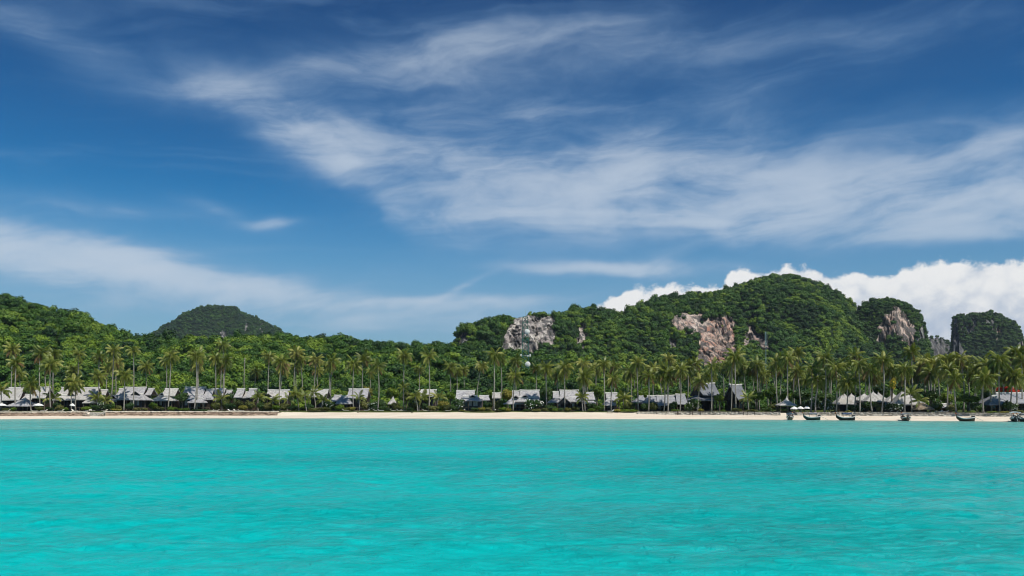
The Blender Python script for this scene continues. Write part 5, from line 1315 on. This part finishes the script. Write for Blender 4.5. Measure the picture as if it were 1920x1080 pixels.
# ------------------------------------------------------------------ long-tail boats
def boat(px, ywl, L, rz, lab, hullm='hull', roof=True, roofm='tarp_grey', stripe=True, beam=1.5, cabin=False):
    Y = Yat(px, -0.6); root = empty('longtail_boat', ((px - 960) * Y / F, Y, 0.0), rz)
    ns = 18; V = []; Fc = []; top = []
    for i in range(ns + 1):
        t = i / ns; x = -L / 2 + L * t       # bow at +x
        w_ = beam / 2 * (min(1, .55 + t * 2.2) if t < .25 else 1) * (max(0.03, 1 - ((t - .45) / .55) ** 2.2) if t > .45 else 1)
        zk = -.28 + (.35 * max(0, (t - .55) / .45) ** 2 * 3.0) + .12 * (1 - t) ** 3
        zg = .78 + .85 * max(0, (t - .5) / .5) ** 2.4 + .30 * (1 - t) ** 3
        zk = min(zk, zg - .12)
        V += [(x, -w_, zg), (x, -w_ * .82, (zg + zk) / 2), (x, 0, zk), (x, w_ * .82, (zg + zk) / 2), (x, w_, zg), (x, w_ * .86, zg - .02), (x, 0, max(zk + .12, zg - .38)), (x, -w_ * .86, zg - .02)]
        top.append((x, w_, zg))
    for i in range(ns):
        for k in range(8): Fc.append((i * 8 + k, i * 8 + (k + 1) % 8, (i + 1) * 8 + (k + 1) % 8, (i + 1) * 8 + k))
    Fc.append(tuple(range(8))); Fc.append(tuple(ns * 8 + k for k in range(8))[::-1])
    obj('hull', mesh_from('hull', V, Fc, [M[hullm]], False), root)
    if stripe:
        for s in (-1, 1):
            mb = MB(); mb.tube([(x, s * (w_ + .02), z - .14) for x, w_, z in top[:-1]], .11, 5); mb.build('gunwale', M['stripe'], root)
    mb = MB(); bx, _, bz = top[-1]; mb.tube([(bx - .15, 0, bz - .3), (bx + .10, 0, bz + .25), (bx + .16, 0, bz + .6)], [.10, .09, .06], 6); so_ = mb.build('stem_post', M[hullm], root)
    mb = MB(); mb.tube([(bx + .09, 0, bz + .16), (bx + .12, 0, bz + .40)], .13, 7); mb.build('ribbon', M['ribbon'], so_)
    if roof:
        x0, x1 = -L * .30, L * .16; zr = 1.75 if not cabin else 2.2
        V = []; n = 6
        for xx in (x0, (x0 + x1) / 2, x1):
            for j in range(n + 1):
                u = -1 + 2 * j / n; V.append((xx, u * beam * .52, zr + .16 * (1 - u * u)))
        m1 = len(V); V += [(a, b_, c - .22) for a, b_, c in V]
        Fc = []
        for q in range(2):
            for j in range(n):
                a = q * (n + 1) + j; Fc += [(a, a + n + 1, a + n + 2, a + 1), (m1 + a, m1 + a + 1, m1 + a + n + 2, m1 + a + n + 1)]
        rim = [j for j in range(n + 1)] + [(n + 1) + n, 2 * (n + 1) + n] + [2 * (n + 1) + j for j in range(n - 1, -1, -1)] + [n + 1]
        for a, b_ in zip(rim, rim[1:] + rim[:1]): Fc.append((a, b_, m1 + b_, m1 + a))
        obj('canopy', mesh_from('canopy', V, Fc, [M[roofm]]), root)
        for xx in (x0 + .1, x1 - .1):
            for s in (-1, 1):
                mb = MB(); mb.tube([(xx, s * beam * .46, .45), (xx, s * beam * .46, zr)], .035, 5); mb.build('canopy_post', M['post'], root)
    if cabin:
        mb = MB(); mb.box(-L * .22, L * .05, -beam * .36, beam * .36, .5, 1.25); co = mb.build('cabin', M['stripe'], root)
        mb = MB(); mb.box(-L * .20, L * .03, -beam * .37, -beam * .355, .8, 1.1); mb.build('cabin_window', M['glass'], co)
    for xx in (-L * .15, L * .08):
        mb = MB(); mb.box(xx - .14, xx + .14, -beam * .42, beam * .42, .40, .46); mb.build('bench', M['post'], root)
    mb = MB(); mb.box(-L / 2 - .05, -L / 2 + .65, -.24, .24, .85, 1.35); mb.tube([(-L / 2 + .2, 0, .5), (-L / 2 + .2, 0, .9)], .1, 6); eo = mb.build('engine', M['engine'], root)
    mb = MB(); mb.tube([(-L / 2, 0, 1.0), (-L / 2 - 1.9, .1, .12)], .045, 5); mb.tube([(-L / 2 + .6, 0, 1.2), (-L / 2 + 1.3, 0, 1.35)], .03, 5); mb.build('tail_shaft', M['pale_steel'], eo)
    tag(root, lab, 'boat', 'long-tail boats at the beach')
boat(1482, 787.6, 5.2, R(62), 'dark boat seen almost end on below the beach bar', roofm='tarp_grey')
boat(1522, 788.0, 4.2, R(168), 'dark green hulled boat with grey canopy, second from the left', hullm='hull_green', roofm='tarp_grey')
boat(1585, 788.6, 4.6, R(174), 'long black and white striped boat with bow raised to the left', hullm='dark', roofm='tarp_blue')
boat(1697, 789.2, 4.8, R(84), 'boat seen end on before the largest pointed pavilion', roofm='tarp_grey', beam=1.7)
boat(1810, 790.0, 4.0, R(166), 'brown open boat with white gunwale and no canopy', roof=False)
boat(1903, 791.6, 4.2, R(70), 'white cabin boat near the right edge', hullm='dark', roofm='white', cabin=True, beam=2.0, stripe=True)
boat(1921, 791.6, 4.6, R(100), 'boat cut by the right edge of the picture', hullm='hull_green', roofm='tarp_grey', beam=1.8)

# ------------------------------------------------------------------ sea air
mb = MB(); mb.box(-2620, 2620, -1100, 3290, -7.5, 420)
m = bpy.data.materials.new('sea_air'); m.use_nodes = True
nt = m.node_tree; nt.nodes.clear()
pv = nt.nodes.new('ShaderNodeVolumePrincipled'); pv.inputs['Color'].default_value = (0.72, 0.84, 1.0, 1); pv.inputs['Density'].default_value = HAZE; pv.inputs['Anisotropy'].default_value = 0.2
mo = nt.nodes.new('ShaderNodeOutputMaterial'); nt.links.new(pv.outputs[0], mo.inputs['Volume'])
hz = mb.build('haze', m); tag(hz, 'thin blue sea haze over the whole bay', kind='stuff')
